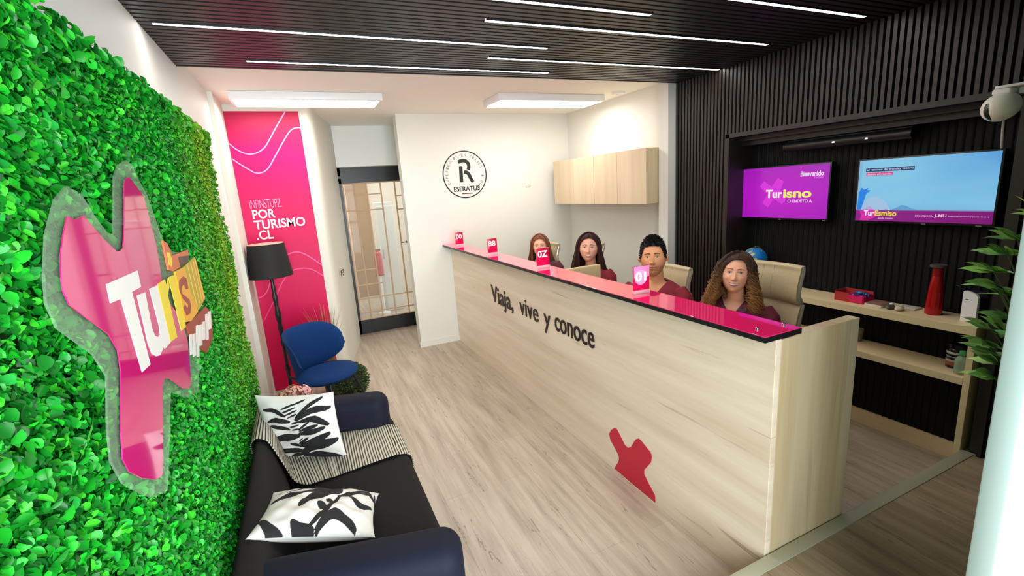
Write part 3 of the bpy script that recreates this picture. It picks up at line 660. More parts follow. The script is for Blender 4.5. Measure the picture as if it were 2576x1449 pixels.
# zebra cushions: dark feather shapes on both sides of a spine, in the cloth
def smooth_line(P):
    P = [np.array(q, float) for q in P]; n = len(P); out = []
    if n < 3: return np.array(P)
    for i in range(n-1):
        p0, p1, p2, p3 = [P[max(0, min(n-1, i+k))] for k in (-1, 0, 1, 2)]
        for u in (0, .25, .5, .75): out.append(.5*((2*p1)+(-p0+p2)*u+(2*p0-5*p1+4*p2-p3)*u*u+(-p0+3*p1-3*p2+p3)*u**3))
    return np.array(out+[P[-1]])
def strokes_ink(u, v, quad, strokes):
    # print drawn on the cloth: tapered brush strokes in the drawing's own units, quad = its four corners
    TL, TR, BR, BL = [np.array(q, float) for q in quad]; u = u[..., None]; w_ = 1-v[..., None]
    P = (TL*(1-u)+TR*u)*(1-w_)+(BL*(1-u)+BR*u)*w_; ink = np.zeros(P.shape[:2], bool)
    for pts, wd in strokes:
        pts = smooth_line(pts); seg = np.linalg.norm(np.diff(pts, axis=0), axis=1); cum = np.concatenate([[0], np.cumsum(seg)]); tot = cum[-1]
        for i in range(len(pts)-1):
            d = pts[i+1]-pts[i]; t_ = np.clip(((P-pts[i])*d).sum(-1)/(d@d), 0, 1); dist = np.linalg.norm(P-pts[i]-t_[..., None]*d, axis=-1)
            f_ = (cum[i]+t_*seg[i])/tot; ink |= dist < wd*.48*np.clip(np.sin(pi*(.06+.88*f_)), 0, 1)**.45
    return ink
def zebra1(u, v):
    S = [([(560, 505), (640, 500), (760, 545)], 34), ([(610, 600), (680, 572), (800, 590)], 38), ([(640, 630), (720, 632), (810, 650)], 36), ([(650, 785), (740, 725), (890, 705)], 62), ([(680, 855), (790, 840), (920, 832)], 60), ([(820, 930), (860, 892), (930, 865)], 42),
         ([(850, 560), (930, 485), (1010, 455)], 32), ([(850, 575), (960, 522), (1090, 530)], 48), ([(890, 590), (1000, 582), (1105, 640)], 46), ([(890, 650), (960, 600)], 20), ([(900, 660), (1030, 630)], 30), ([(892, 692), (1080, 658)], 44), ([(910, 790), (1010, 752), (1120, 705)], 60), ([(930, 860), (1000, 800), (1165, 762)], 76), ([(940, 890), (1060, 872), (1200, 900)], 72),
         ([(830, 770), (905, 792)], 30), ([(900, 770), (970, 720)], 24), ([(890, 930), (932, 972)], 26), ([(945, 966), (1022, 930)], 32), ([(918, 912), (942, 888)], 16), ([(915, 840), (975, 805)], 20),
         ([(715, 492), (800, 466)], 17), ([(735, 515), (822, 488)], 17), ([(758, 538), (842, 508)], 17), ([(782, 560), (852, 532)], 16), ([(795, 470), (880, 448)], 15), ([(826, 604), (884, 588)], 17), ([(818, 628), (884, 614)], 15), ([(836, 652), (890, 640)], 15), ([(880, 700), (905, 672)], 12), ([(900, 745), (925, 725)], 12)]
    return strokes_ink(u, v, [(452, 405), (1085, 440), (1240, 915), (620, 968)], S)
def zebra2(u, v):
    S = [([(530, 1015), (640, 955), (760, 935)], 14), ([(600, 1030), (760, 975), (950, 985)], 16), ([(800, 1010), (1000, 1022), (1250, 1002)], 18), ([(870, 960), (1050, 990), (1200, 1000)], 14), ([(480, 1085), (700, 1052), (1090, 1052)], 58), ([(730, 1172), (850, 1115), (1090, 1075)], 84),
         ([(890, 1190), (960, 1216)], 50), ([(965, 1158), (1027, 1178)], 40), ([(690, 1290), (760, 1325), (870, 1332)], 66), ([(405, 1220), (550, 1320), (800, 1405)], 56), ([(840, 1310), (960, 1240), (1090, 1130)], 40), ([(900, 1325), (1040, 1262), (1220, 1330)], 62),
         ([(1070, 1130), (1200, 1092), (1340, 1080)], 44), ([(1205, 1062), (1320, 1050), (1412, 1110)], 34), ([(1180, 1130), (1290, 1195), (1385, 1182)], 50), ([(1408, 1060), (1436, 1160)], 24)]
    return strokes_ink(u, v, [(490, 905), (1440, 1005), (1395, 1350), (360, 1320)], S)
def cushion(name, label, ctr, X, Y, w_, h, th_, fn, fold=0.0):
    N = 240; X = Vector(X).normalized(); Y = Vector(Y); Y = (Y-X*Y.dot(X)).normalized(); Z = X.cross(Y)
    u, v = np.meshgrid(np.linspace(0, 1, N), np.linspace(0, 1, N)); a = 2*u-1; b_ = 2*v-1
    puff = th_/2*((1-np.abs(a)**2.6)*(1-np.abs(b_)**2.6))**.55
    wr = .006*np.sin(a*9+b_*4)*np.sin(b_*11-a*3)*(1-np.abs(a)**4)*(1-np.abs(b_)**4)
    px = a*(1-.07*(1-b_**2))*w_/2; py = b_*(1-.07*(1-a**2))*h/2
    pz_off = fold*np.clip(a-.25, 0, 1)**1.3
    C_ = np.array(ctr)[None, None]
    def pos(z): return C_+px[..., None]*np.array(X)+py[..., None]*np.array(Y)+(z+pz_off)[..., None]*np.array(Z)
    ink = fn(u, v); col = np.where(ink[..., None], np.array(lin((30, 29, 31))), np.array(lin((236, 234, 226))))
    g = MB(); g.grid(pos(puff+wr).reshape(-1, 3), N, N, c=[tuple(q) for q in col.reshape(-1, 3)])
    M_ = 40; s_ = np.linspace(0, N-1, M_).astype(int)
    bp = pos(-puff)[s_][:, s_].reshape(-1, 3); g.grid(bp, M_, M_, c=lin((232, 230, 222)))
    o = g.build(name, mat('printed_cotton', (230, 230, 225), 0.85, attr=True), None, col=True, ang=80)
    return tag(o, label, 'cushion', 'zebra print cushions')
cushion('throw_pillow', 'black and white patterned cushion leaning on striped throw at far sofa end', (-.160, 2.605, .612), (.837, -.546, .044), (-.086, .03, .99), .467, .394, .14, zebra1)
cushion('throw_pillow', 'black and white patterned cushion lying beside the near sofa arm', (-.100, 1.830, .580), (.93, -.20, -.22), (.12, .96, -.16), .44, .37, .125, zebra2, 0)

# ---------------------------------------------------------------- blue chair
BLUE = mat('blue_felt', (14, 52, 104), 0.8, spec=0.15, bump=(700, 0.1))
t = thing('lounge_chair', 'blue upholstered chair with a curved back by the pink banner', 'chair', (.02, 3.86, 0), radians(50))
# local frame: the chair faces -y
g = MB(); g.lathe([(0, .405), (.16, .405), (.215, .418), (.235, .44), (.225, .462), (.16, .475), (0, .478)], 40, sx=1.05, sy=.98); g.build('seat', BLUE, t, local=True, ang=60)
V = []; nu, nv = 40, 14
for side in (0, 1):
    for j in range(nv):
        for i in range(nu):
            a = (i/(nu-1)-.5)*2; ang = a*radians(88); h = j/(nv-1)
            r = .242+.045*h-side*.035; 
            zlo = .445+.12*abs(a)**3; zhi = .61+.215*math.sqrt(max(0, 1-abs(a)**3.4))
            zhi = max(zhi, zlo+.002); z = zlo+(zhi-zlo)*h
            th_ = .030*(1-(abs(2*h-1))**4)*(1-abs(a)**6)**.5
            rr = r if side == 0 else .242+.045*h-th_
            V.append((rr*sin(ang), rr*cos(ang)*.95, z))
g = MB(); n = nu*nv
g.grid(V[:n], nu, nv); g.grid(V[n:], nu, nv)
ed = [i for i in range(nu)]
for i in range(nu-1): g.f += [(i, i+1, n+i+1, n+i), ((nv-1)*nu+i, n+(nv-1)*nu+i, n+(nv-1)*nu+i+1, (nv-1)*nu+i+1)]; g.mi += [0, 0]
for j in range(nv-1): g.f += [(j*nu, n+j*nu, n+(j+1)*nu, (j+1)*nu), (j*nu+nu-1, (j+1)*nu+nu-1, n+(j+1)*nu+nu-1, n+j*nu+nu-1)]; g.mi += [0, 0]
g.build('backrest', BLUE, t, local=True, ang=70)
for (x, y) in ((.17, -.15), (-.17, -.15), (.17, .16), (-.17, .16)):
    MB().tube([(x*.8, y*.8, .41), (x*1.15, y*1.15, .20), (x*1.35, y*1.35, .0)], [.012, .011, .009], 10).build('leg', BLACK, t, local=True)
for s_ in (-1, 1): MB().tube([(s_*.10, .16, .40), (s_*.13, .262, .45), (s_*.13, .268, .56)], .011, 10).build('back_bracket', BLACK, t, local=True)

# ---------------------------------------------------------------- floor lamp
t = thing('floor_lamp', 'black floor lamp with a tapered shade in front of the pink banner', 'lamp', (-.30, 4.5, 0))
g = MB(); g.lathe([(.176, 1.19), (.178, 1.192), (.145, 1.475), (.143, 1.475), (.174, 1.19)], 48, (-.30, 4.5, 0)); g.build('lamp_shade', MATTEBLACK, t)
MB().lathe([(.1425, 1.468), (.1445, 1.472), (.1445, 1.478), (.1425, 1.478)], 48, (-.30, 4.5, 0)).build('shade_rim', mat('shade_lining', (214, 170, 150), 0.6), t)
pr = [(.015, .03), (.015, .30), (.020, .31), (.024, .34), (.014, .37), (.014, .55), (.02, .56), (.02, .60), (.014, .61), (.017, .68), (.024, .72), (.016, .77), (.022, .80), (.026, .85), (.016, .92), (.019, .95), (.022, 1.0), (.017, 1.06), (.018, 1.10), (.014, 1.12), (.014, 1.24), (.024, 1.25), (.024, 1.32), (.0, 1.32)]
MB().lathe(pr, 20, (-.30, 4.5, 0)).build('turned_pole', BLACK, t)
MB().lathe([(.15, 0), (.15, .018), (.13, .028), (.03, .034), (.018, .05)], 40, (-.30, 4.5, 0)).build('base', BLACK, t)
g = MB()
for k in range(3): a = 2*pi*k/3; g.tube([(-.30, 4.5, 1.30), (-.30+.158*cos(a), 4.5+.158*sin(a), 1.36)], .003, 6)
g.build('shade_spider', BLACK, t)
MB().ell((-.30, 4.5, 1.37), (.03, .03, .045), 16, 10).build('bulb', WHITEPLAST, t)

# ---------------------------------------------------------------- plants by the chair
def blades(mb, o, n, h, spread, col, wid=.004, lean=None):
    for k in range(n):
        a = random.uniform(0, 2*pi); s_ = random.uniform(.1, 1)*spread; hh = h*random.uniform(.6, 1.05)
        d = Vector((cos(a), sin(a), 0)); sd = Vector((-sin(a), cos(a), 0))*wid
        pts = [Vector(o)+d*(.03+s_*u**2)+Vector((0, 0, hh*(u-.15*s_*u**3))) for u in (0, .35, .7, 1)]
        c = np.array(lin(random.choice(col)))*random.uniform(.7, 1.15)
        v = []
        for i, p in enumerate(pts): w_ = [1, .9, .6, .1][i]; v += [p-sd*w_, p+sd*w_]
        mb.add(v, [(0, 1, 3, 2), (2, 3, 5, 4), (4, 5, 7, 6)], 0, tuple(c))
BLADE = mat('blade', (150, 140, 60), 0.6, attr=True)
POT = mat('grey_pot', (70, 66, 62), 0.7)
t = thing('grass_plant', 'potted tall feathery grass with thin tan blades behind the blue chair', 'plant', (.07, 4.52, 0))
MB().lathe([(.07, 0), (.085, .02), (.10, .24), (.105, .25), (.09, .25), (.09, .21), (0, .21)], 32, (.07, 4.52, 0)).build('pot', POT, t)
g = MB(); blades(g, (.07, 4.52, .22), 150, .62, .20, [(150, 128, 60), (120, 116, 52), (176, 150, 84), (190, 120, 84)], .0032); g.build('blades', BLADE, t, col=True, smooth=False)
t = thing('boxwood_ball', 'round dark green clipped bush on the floor beneath the blue chair', 'plant', (.20, 4.22, 0))
MB().lathe([(.09, 0), (.10, .01), (.115, .09), (.105, .09), (.10, .07), (0, .07)], 32, (.20, 4.22, 0)).build('pot', POT, t)
g = MB()
for k in range(2600):
    q = Vector(rng.normal(0, 1, 3)).normalized(); r = .16*random.uniform(.86, 1.04); p = Vector((.20, 4.22, .205))+q*r
    d = (q+Vector(rng.normal(0, .6, 3))).normalized(); sd = d.cross(Vector(rng.normal(0, 1, 3))).normalized(); l = random.uniform(.012, .022)
    c = np.array(lin(random.choice([(40, 62, 24), (66, 92, 36), (92, 112, 50), (30, 46, 20)])))
    g.add([p-d*l*.4, p+sd*l*.35, p+d*l*.8, p-sd*l*.35], [(0, 1, 2, 3)], 0, tuple(c))
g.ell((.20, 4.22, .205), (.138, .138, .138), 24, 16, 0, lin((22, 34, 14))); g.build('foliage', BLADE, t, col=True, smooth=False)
t = thing('flower_pot', 'pot of dusty pink hydrangea blooms between sofa and blue chair', 'plant', (-.215, 3.33, 0))
MB().lathe([(.085, 0), (.10, .02), (.115, .40), (.12, .42), (.105, .42), (.10, .38), (0, .38)], 32, (-.215, 3.33, 0)).build('pot', mat('dark_pot', (52, 46, 44), 0.6), t)
PETAL = mat('petal', (220, 150, 140), 0.65, attr=True)
def bloom(o, r, cols, n):
    g = MB()
    for k in range(n):
        q = Vector(rng.normal(0, 1, 3)); q.z = abs(q.z)*.9-.2; q.normalize(); p = Vector(o)+q*r*random.uniform(.85, 1.05)
        a = q.cross(Vector(rng.normal(0, 1, 3))).normalized(); b_ = q.cross(a); c = np.array(lin(random.choice(cols)))*random.uniform(.85, 1.1); s_ = .0125
        v = [p+q*.002]
        for i in range(8): t_ = 2*pi*i/8; rr = s_*(1 if i % 2 == 0 else .72); v.append(p+a*cos(t_)*rr+b_*sin(t_)*rr+q*.004)
        g.add(v, [(0, i+1, (i+1) % 8+1) for i in range(8)], 0, tuple(c))
    g.ell(o, (r*.86, r*.86, r*.8), 16, 10, 0, lin((150, 96, 86)))
    return g
for (dx, dy, dz, r, cols) in ((-.055, .0, .505, .062, [(226, 170, 130), (234, 182, 148), (214, 150, 118)]), (.0, -.02, .53, .065, [(246, 190, 166), (248, 200, 180), (238, 172, 148)]), (.055, .0, .52, .055, [(250, 186, 186), (252, 198, 196)]),
                              (.07, -.03, .455, .035, [(70, 56, 130), (60, 60, 140)]), (.095, -.02, .43, .030, [(206, 40, 110), (190, 30, 90)])):
    bloom((-.215+dx, 3.33+dy, dz), r, cols, 110).build('bloom', PETAL, t, col=True, smooth=False)
    MB().tube([(-.215+dx*.4, 3.33+dy*.4, .37), (-.215+dx, 3.33+dy, dz-r*.5)], .005, 6).build('stem', mat('stem_green', (70, 96, 50), 0.6), t)
g = MB()
for k in range(26):
    a = random.uniform(0, 2*pi); p = Vector((-.215+.09*cos(a), 3.33+.08*sin(a), .42+random.uniform(0, .05))); d = Vector((cos(a), sin(a), random.uniform(-.1, .5))).normalized(); sd = d.cross(Vector((0, 0, 1))).normalized()
    g.add([p-d*.03, p+sd*.018, p+d*.04, p-sd*.018], [(0, 1, 2, 3)], 0, tuple(np.array(lin((92, 96, 62)))*random.uniform(.7, 1.2)))
g.build('leaves', BLADE, t, col=True, smooth=False)

# ---------------------------------------------------------------- screens in the recess
def emat(name, rgb, s=1.0): return mat(name, (0, 0, 0), 0.4, emit=rgb, estr=s*.5)
SCR = mat('screen_picture', (0, 0, 0), 0.25, attr=True, emit=(255,255,255), estr=0.46)
for n_ in [SCR.node_tree.nodes['Principled BSDF']]:
    for l_ in list(SCR.node_tree.links):
        if l_.to_socket == n_.inputs['Base Color']: SCR.node_tree.links.remove(l_)
    n_.inputs['Base Color'].default_value = (.01, .01, .01, 1)
SX = 3.335
def screen(name, label, y0, y1, z0, z1, fn):
    """y0 is the left (far) edge; u runs left to right, v upwards"""
    t = thing(name, label, 'screen', (3.38, (y0+y1)/2, z0), 0, 'wall screens in the black recess')
    MB().rbox(SX+.002, SX+.05, y1-.010, y0+.010, z0-.014, z1+.010, .004).build('bezel', BLACK, t)
    MB().box(SX+.05, XR, (y0+y1)/2-.1, (y0+y1)/2+.1, (z0+z1)/2-.08, (z0+z1)/2+.08).build('wall_bracket', BLACK, t, smooth=False)
    N, M_ = 60, 36; V = []; Cc = []
    for j in range(M_):
        for i in range(N):
            u, v = i/(N-1), j/(M_-1); V.append((SX, y0+(y1-y0)*u, z0+(z1-z0)*v)); Cc.append(fn(u, v))
    MB().grid(V, N, M_, c=Cc).build('picture', SCR, t, col=True, smooth=False)
    return t
yd, zu = (0, -1, 0), (0, 0, 1)
def flat(P, name, rgb, par, x=SX, s=1.0): return MB().prism(P, 'x', x-.0012, x-.0002).build(name, emat(name, rgb, s), par, smooth=False)
def fL(u, v):
    d = ((u-.5)**2+(v-.45)**2)*.7; a = np.array(lin((196, 8, 206))); b_ = np.array(lin((140, 20, 176))); k = min(1, d*1.6); return tuple(a*(1-k)+b_*k)
t = screen('wall_screen', 'smaller wall screen with a magenta picture', 2.745, 2.062, 1.437, 1.818, fL)
flat([(2.591, 1.676), (2.558, 1.72), (2.491, 1.673), (2.442, 1.736), (2.392, 1.71), (2.417, 1.647), (2.368, 1.572), (2.399, 1.543), (2.47, 1.582), (2.513, 1.515), (2.563, 1.549), (2.522, 1.619)], 'cross_mark', (220, 50, 222), t)
text('screen_lettering', 'Tur', (SX-.0014, 2.535, 1.588), yd, zu, .135, .062, emat('scr_white', (255, 246, 240), 1.0), t, thick=.0006, bold=.03)
text('screen_lettering', 'isno', (SX-.0014, 2.392, 1.588), yd, zu, .215, .062, emat('scr_yellow', (240, 244, 110), 1.0), t, thick=.0006, bold=.03)
text('screen_lettering', 'CI ENDETO A', (SX-.0014, 2.355, 1.553), yd, zu, .185, .022, emat('scr_pale', (232, 200, 236), 1.0), t, thick=.0006, bold=.02)
text('screen_lettering', 'Bienvenido', (SX-.0014, 2.265, 1.738), yd, zu, .165, .036, emat('scr_pale2', (244, 220, 244), 1.0), t, thick=.0006, bold=.03)
text('screen_lettering', 'Turismo', (SX-.0014, 2.168, 1.722), yd, zu, .066, .012, emat('scr_pale3', (226, 160, 226), 1.0), t, thick=.0006)
MB().box(SX-.002, SX+.004, 2.40, 2.42, 1.424, 1.430).box(SX-.002, SX+.004, 2.07, 2.09, 1.424, 1.429).build('logo_tab', CHROME, t, smooth=False)
def fR(u, v):
    if v < .185: return tuple(np.array(lin((150, 16, 140)))*(1-u*.25)+np.array(lin((190, 20, 150)))*.0)
    c = np.array(lin((132, 204, 240))); d = np.array(lin((84, 160, 230))); e = np.array(lin((150, 214, 242)))
    cl = .5+.5*math.sin(u*9+2*math.sin(v*6))*math.sin(v*8+u*3)
    k = max(0, min(1, (u-.35)*1.3))*max(0, min(1, (v-.3)*1.6)); r = c*(1-k)+d*k
    r = r*(1-.25*cl)+e*.25*cl
    if v < .30: k = (.30-v)/.12*.35; r = r*(1-k)+np.array(lin((120, 170, 222)))*k
    if u < .03: r = r*.85
    return tuple(r)
t = screen('wall_screen', 'larger wall screen showing pale blue sky above a purple band', 1.875, 1.20, 1.437, 1.817, fR)
flat([(1.835, 1.766), (1.574, 1.766), (1.574, 1.744), (1.835, 1.744)], 'text_box', (28, 60, 110), t)
flat([(1.832, 1.738), (1.684, 1.738), (1.684, 1.720), (1.832, 1.720)], 'text_box', (220, 70, 140), t)
text('screen_lettering', 'el retorno de grandes tesoro', (SX-.0018, 1.828, 1.747), yd, zu, .248, .016, emat('scr_w2', (220, 235, 250), 1), t, thick=.0005)
text('screen_lettering', 'desde el mundo', (SX-.0018, 1.826, 1.723), yd, zu, .136, .012, emat('scr_w3', (250, 220, 235), 1), t, thick=.0005)
flat([(1.868, 1.509), (1.866, 1.615), (1.850, 1.648), (1.838, 1.634), (1.812, 1.645), (1.818, 1.632), (1.796, 1.628), (1.822, 1.610), (1.830, 1.575), (1.845, 1.509)], 'blue_shape', (20, 130, 228), t)
flat([(1.845, 1.509), (1.835, 1.55), (1.80, 1.585), (1.76, 1.592), (1.72, 1.57), (1.69, 1.53), (1.68, 1.509)], 'pale_hill', (160, 196, 228), t)
flat([(1.67, 1.509), (1.64, 1.525), (1.62, 1.538), (1.60, 1.534), (1.57, 1.518), (1.53, 1.509)], 'distant_hill', (92, 160, 214), t)
flat([(1.848, 1.44), (1.840, 1.47), (1.852, 1.50), (1.825, 1.505), (1.81, 1.525), (1.79, 1.53), (1.77, 1.505), (1.74, 1.49), (1.76, 1.46), (1.80, 1.44)], 'pink_shape', (214, 40, 168), t)
text('screen_lettering', 'Tur', (SX-.0018, 1.826, 1.470), yd, zu, .062, .034, emat('scr_w4', (245, 235, 245), 1), t, thick=.0005, bold=.03)
text('screen_lettering', 'Esmiso', (SX-.0018, 1.762, 1.470), yd, zu, .120, .034, emat('scr_y2', (232, 216, 60), 1), t, thick=.0005, bold=.03)
text('screen_lettering', 'desde Esmiso', (SX-.0018, 1.742, 1.450), yd, zu, .085, .012, emat('scr_w5', (240, 200, 235), 1), t, thick=.0005)
text('screen_lettering', 'BRNCUREA', (SX-.0018, 1.545, 1.470), yd, zu, .085, .010, emat('scr_w6', (236, 170, 220), 1), t, thick=.0005)
text('screen_lettering', 'J-MU', (SX-.0018, 1.452, 1.464), yd, zu, .055, .022, emat('scr_w7', (236, 190, 226), 1), t, thick=.0005, bold=.02)
text('screen_lettering', 'besconconcypunment', (SX-.0018, 1.388, 1.470), yd, zu, .175, .010, emat('scr_w8', (236, 170, 220), 1), t, thick=.0005)
MB().box(SX-.002, SX+.004, 1.49, 1.51, 1.424, 1.430).box(SX-.002, SX+.004, 1.24, 1.265, 1.424, 1.429).build('logo_tab', CHROME, t, smooth=False)
t = thing('screen_housing', 'long black roller housing under the top of the recess above the screens', 'housing', (3.33, 2.0, 1.95))
MB().tube([(3.33, 1.60, 1.955), (3.33, 2.38, 1.955)], .034, 20).build('tube', mat('satin_black', (24, 22, 23), 0.4), t)
MB().rbox(3.33, XR, 1.60, 2.38, 1.945, 2.0, .006).build('rail', BLACK, t)
for y in (1.598, 2.382): MB().tube([(3.33, y-.004, 1.955), (3.33, y+.004, 1.955)], .037, 20).build('end_cap', BLACK, t)
for y in (2.03, 1.83): MB().rbox(3.294, 3.298, y-.008, y+.008, 1.947, 1.957, .001).build('indicator', mat('pale_led', (220, 220, 225), emit=(230, 235, 255), estr=.6), t)

# ---------------------------------------------------------------- shelf unit
t = thing('shelf_unit', 'low light wood wall shelf with two boards inside the black recess', 'shelf', (3.28, 1.9, 0))
MB().rbox(XS+.005, XR-.02, 1.133, RY1-.02, .865, .910, .002).build('top_board', WOODS, t, smooth=False)
MB().rbox(XS+.005, XR-.02, 1.160, RY1-.02, .578, .620, .002).build('lower_board', WOODS, t, smooth=False)
MB().rbox(XS+.003, XR-.018, 1.128, 1.158, 0, .8645, .002).build('side_panel', WOODS, t, smooth=False)
ST = .910
t = thing('thermos', 'tall red flask with a dark lid on the upper shelf', 'flask', (3.295, 1.385, ST))
MB().lathe([(0, 0), (.036, 0), (.040, .006), (.039, .05), (.033, .15), (.025, .225), (.024, .228)], 40, (3.295, 1.385, ST)).build('body', mat('red_lacquer', (186, 12, 22), 0.22, 0.25), t)
MB().lathe([(.026, .229), (.024, .274), (.022, .276)], 40, (3.295, 1.385, ST)).build('collar', mat('red_lacquer_dark', (160, 12, 20), 0.3, 0.2), t)
MB().lathe([(.036, .277), (.040, .280), (.040, .290), (.036, .294), (0, .294)], 40, (3.295, 1.385, ST)).build('lid', mat('dark_lid', (84, 72, 68), 0.4), t)
t = thing('router', 'white upright router with a slanted face at the right end of the shelf', 'router', (3.27, 1.215, ST))
P = [(-.055, 0), (.045, 0), (.045, .165), (.020, .178), (-.030, .172), (-.058, .03)]
g = MB(); g.prism([(p[0], p[1]) for p in [(-.05, 0), (.05, 0), (.05, .15), (.035, .168), (0, .176), (-.035, .180), (-.05, .172)]], 'y', -.012, .0); M = Matrix.Translation((3.255, 1.205, ST)) @ Matrix.Rotation(radians(-112), 4, 'Z') @ Matrix.Diagonal((.82, 1, .96, 1))
g.xf(M).build('front_face', WHITEPLAST, t, smooth=False)
g = MB(); g.prism([(-.05, 0), (.05, 0), (.05, .15), (.035, .168), (0, .176), (-.035, .180), (-.05, .172)], 'y', .0005, .05); g.xf(M).build('case', mat('dark_case', (44, 34, 58), 0.4), t, smooth=False)
MB().rbox(-.030, -.006, -.0135, -.0118, .128, .132, .0005).xf(M).build('mark', INKBLACK, t)
t = thing('open_box', 'open red and pink cardboard box of sweets on the shelf', 'box', (3.29, 1.80, ST))
CB = mat('red_card', (186, 46, 46), 0.6); CP = mat('pink_card', (232, 24, 104), 0.5)
MB().rbox(3.222, 3.34, 1.72, 1.90, ST, ST+.006, .001).build('bottom', CB, t, smooth=False)
MB().rbox(3.222, 3.340, 1.895, 1.90, ST+.0065, ST+.065, .001).build('side', CB, t, smooth=False)
MB().rbox(3.222, 3.340, 1.72, 1.725, ST+.0065, ST+.050, .001).build('side', CP, t, smooth=False)
MB().rbox(3.222, 3.227, 1.81, 1.894, ST+.0065, ST+.060, .001).build('front', CB, t, smooth=False)
MB().rbox(3.220, 3.225, 1.726, 1.809, ST+.0065, ST+.050, .001).build('front', CP, t, smooth=False)
MB().rbox(3.335, 3.340, 1.726, 1.894, ST+.0065, ST+.068, .001).build('back', CB, t, smooth=False)
for k, (x, y, z, rgb) in enumerate(((3.25, 1.765, .048, (40, 110, 190)), (3.285, 1.745, .052, (60, 140, 210)), (3.26, 1.795, .046, (190, 60, 140)), (3.30, 1.78, .050, (200, 220, 235)), (3.24, 1.74, .046, (196, 30, 120)), (3.30, 1.745, .050, (200, 60, 170)), (3.28, 1.815, .040, (90, 40, 130)), (3.275, 1.77, .062, (70, 150, 220)))):
    o = thing('wrapped_sweet', 'shiny %s wrapped sweet in the open box on the shelf' % ('blue', 'light blue', 'mauve', 'silver', 'crimson', 'violet', 'dark purple', 'sky blue topmost')[k], 'sweet', (x, y, ST+z), 0, 'wrapped sweets in the open box')
    fm = mat('foil', rgb, 0.25, 0.5)
    MB().ell((x, y, ST+z), (.013, .017, .010), 14, 8).build('wrapper', fm, o)
    for s_ in (-1, 1): MB().lathe([(.003, 0), (.010, .012)], 8).xf(Matrix.Translation((x, y+s_*.015, ST+z)) @ Matrix.Rotation(radians(-90*s_), 4, 'X')).build('twisted_end', fm, o)
t = thing('booklet', 'thin white booklet lying on the shelf beside the open box', 'booklet', (3.27, 1.66, ST))
MB().rbox(3.205, 3.33, 1.61, 1.705, ST, ST+.018, .003).build('pages', mat('paper', (226, 218, 206), 0.7), t)
MB().rbox(3.205, 3.33, 1.61, 1.705, ST+.0185, ST+.021, .001).build('cover', mat('brown_cover', (150, 110, 96), 0.5), t)
for k, (y, rgb, lb) in enumerate(((1.575, (92, 84, 78), 'small dark grey stone ornament on the shelf'), (1.525, (226, 216, 196), 'small cream rounded ornament on the shelf'))):
    o = thing('ornament', lb, 'ornament', (3.235, y, ST))
    MB().ell((3.235, y, ST+.014), (.034, .020, .014), 20, 12).build('body', mat('stone', rgb, 0.4), o)
    MB().ell((3.25, y, ST+.030), (.016, .012, .006), 14, 8).build('top_knob', WHITEPLAST if k == 0 else mat('cream', (214, 206, 186), .4), o)
o = thing('coaster', 'flat square pale dish on the shelf behind the ornaments', 'dish', (3.31, 1.52, ST))
MB().rbox(3.285, 3.37, 1.47, 1.58, ST, ST+.010, .004).build('dish', mat('ceramic', (210, 202, 190), .35), o)
LT = .620
t = thing('jar', 'dark jar with a striped label on the lower shelf', 'jar', (3.30, 1.25, LT))
MB().lathe([(0, 0), (.040, 0), (.043, .004), (.043, .105), (.036, .116)], 32, (3.30, 1.255, LT)).build('body', mat('dark_glass', (34, 30, 30), 0.12), t)
MB().lathe([(.039, .117), (.039, .138), (.036, .141), (0, .141)], 32, (3.30, 1.255, LT)).build('lid', BLACK, t)
for z0, z1, rgb in ((.085, .098, (214, 210, 206)), (.066, .072, (170, 166, 162)), (.018, .040, (150, 84, 60)), (.040, .052, (180, 176, 172))):
    MB().lathe([(.0432, z0), (.0438, z0+.001), (.0438, z1-.001), (.0432, z1)], 32, (3.30, 1.255, LT)).build('label_band', mat('label', rgb, .5), t)
t = thing('bottle', 'clear spray bottle with a green cap on the lower shelf', 'bottle', (3.225, 1.19, LT))
MB().lathe([(0, 0), (.026, 0), (.029, .004), (.029, .075), (.022, .095), (.011, .103), (.011, .108)], 28, (3.215, 1.197, LT)).build('body', mat('pale_green_glass', (168, 196, 172), 0.08, alpha=.6), t)
MB().lathe([(.014, .1085), (.014, .130), (.011, .134), (0, .134)], 24, (3.215, 1.197, LT)).build('cap', mat('green_cap', (70, 170, 100), .4), t)
t = thing('drinking_glass', 'small glass at the left end of the visible lower shelf', 'glass', (3.34, 1.80, LT))
MB().lathe([(0, 0), (.028, 0), (.034, .085), (.032, .085), (.026, .006), (0, .006)], 28, (3.34, 1.80, LT)).build('bowl', mat('smoky_glass', (150, 140, 140), .06, alpha=.45), t)
MB().lathe([(0, .0065), (.0255, .0065), (.029, .045), (0, .045)], 28, (3.34, 1.80, LT)).build('water', mat('tea', (120, 90, 84), .1, alpha=.6), t)
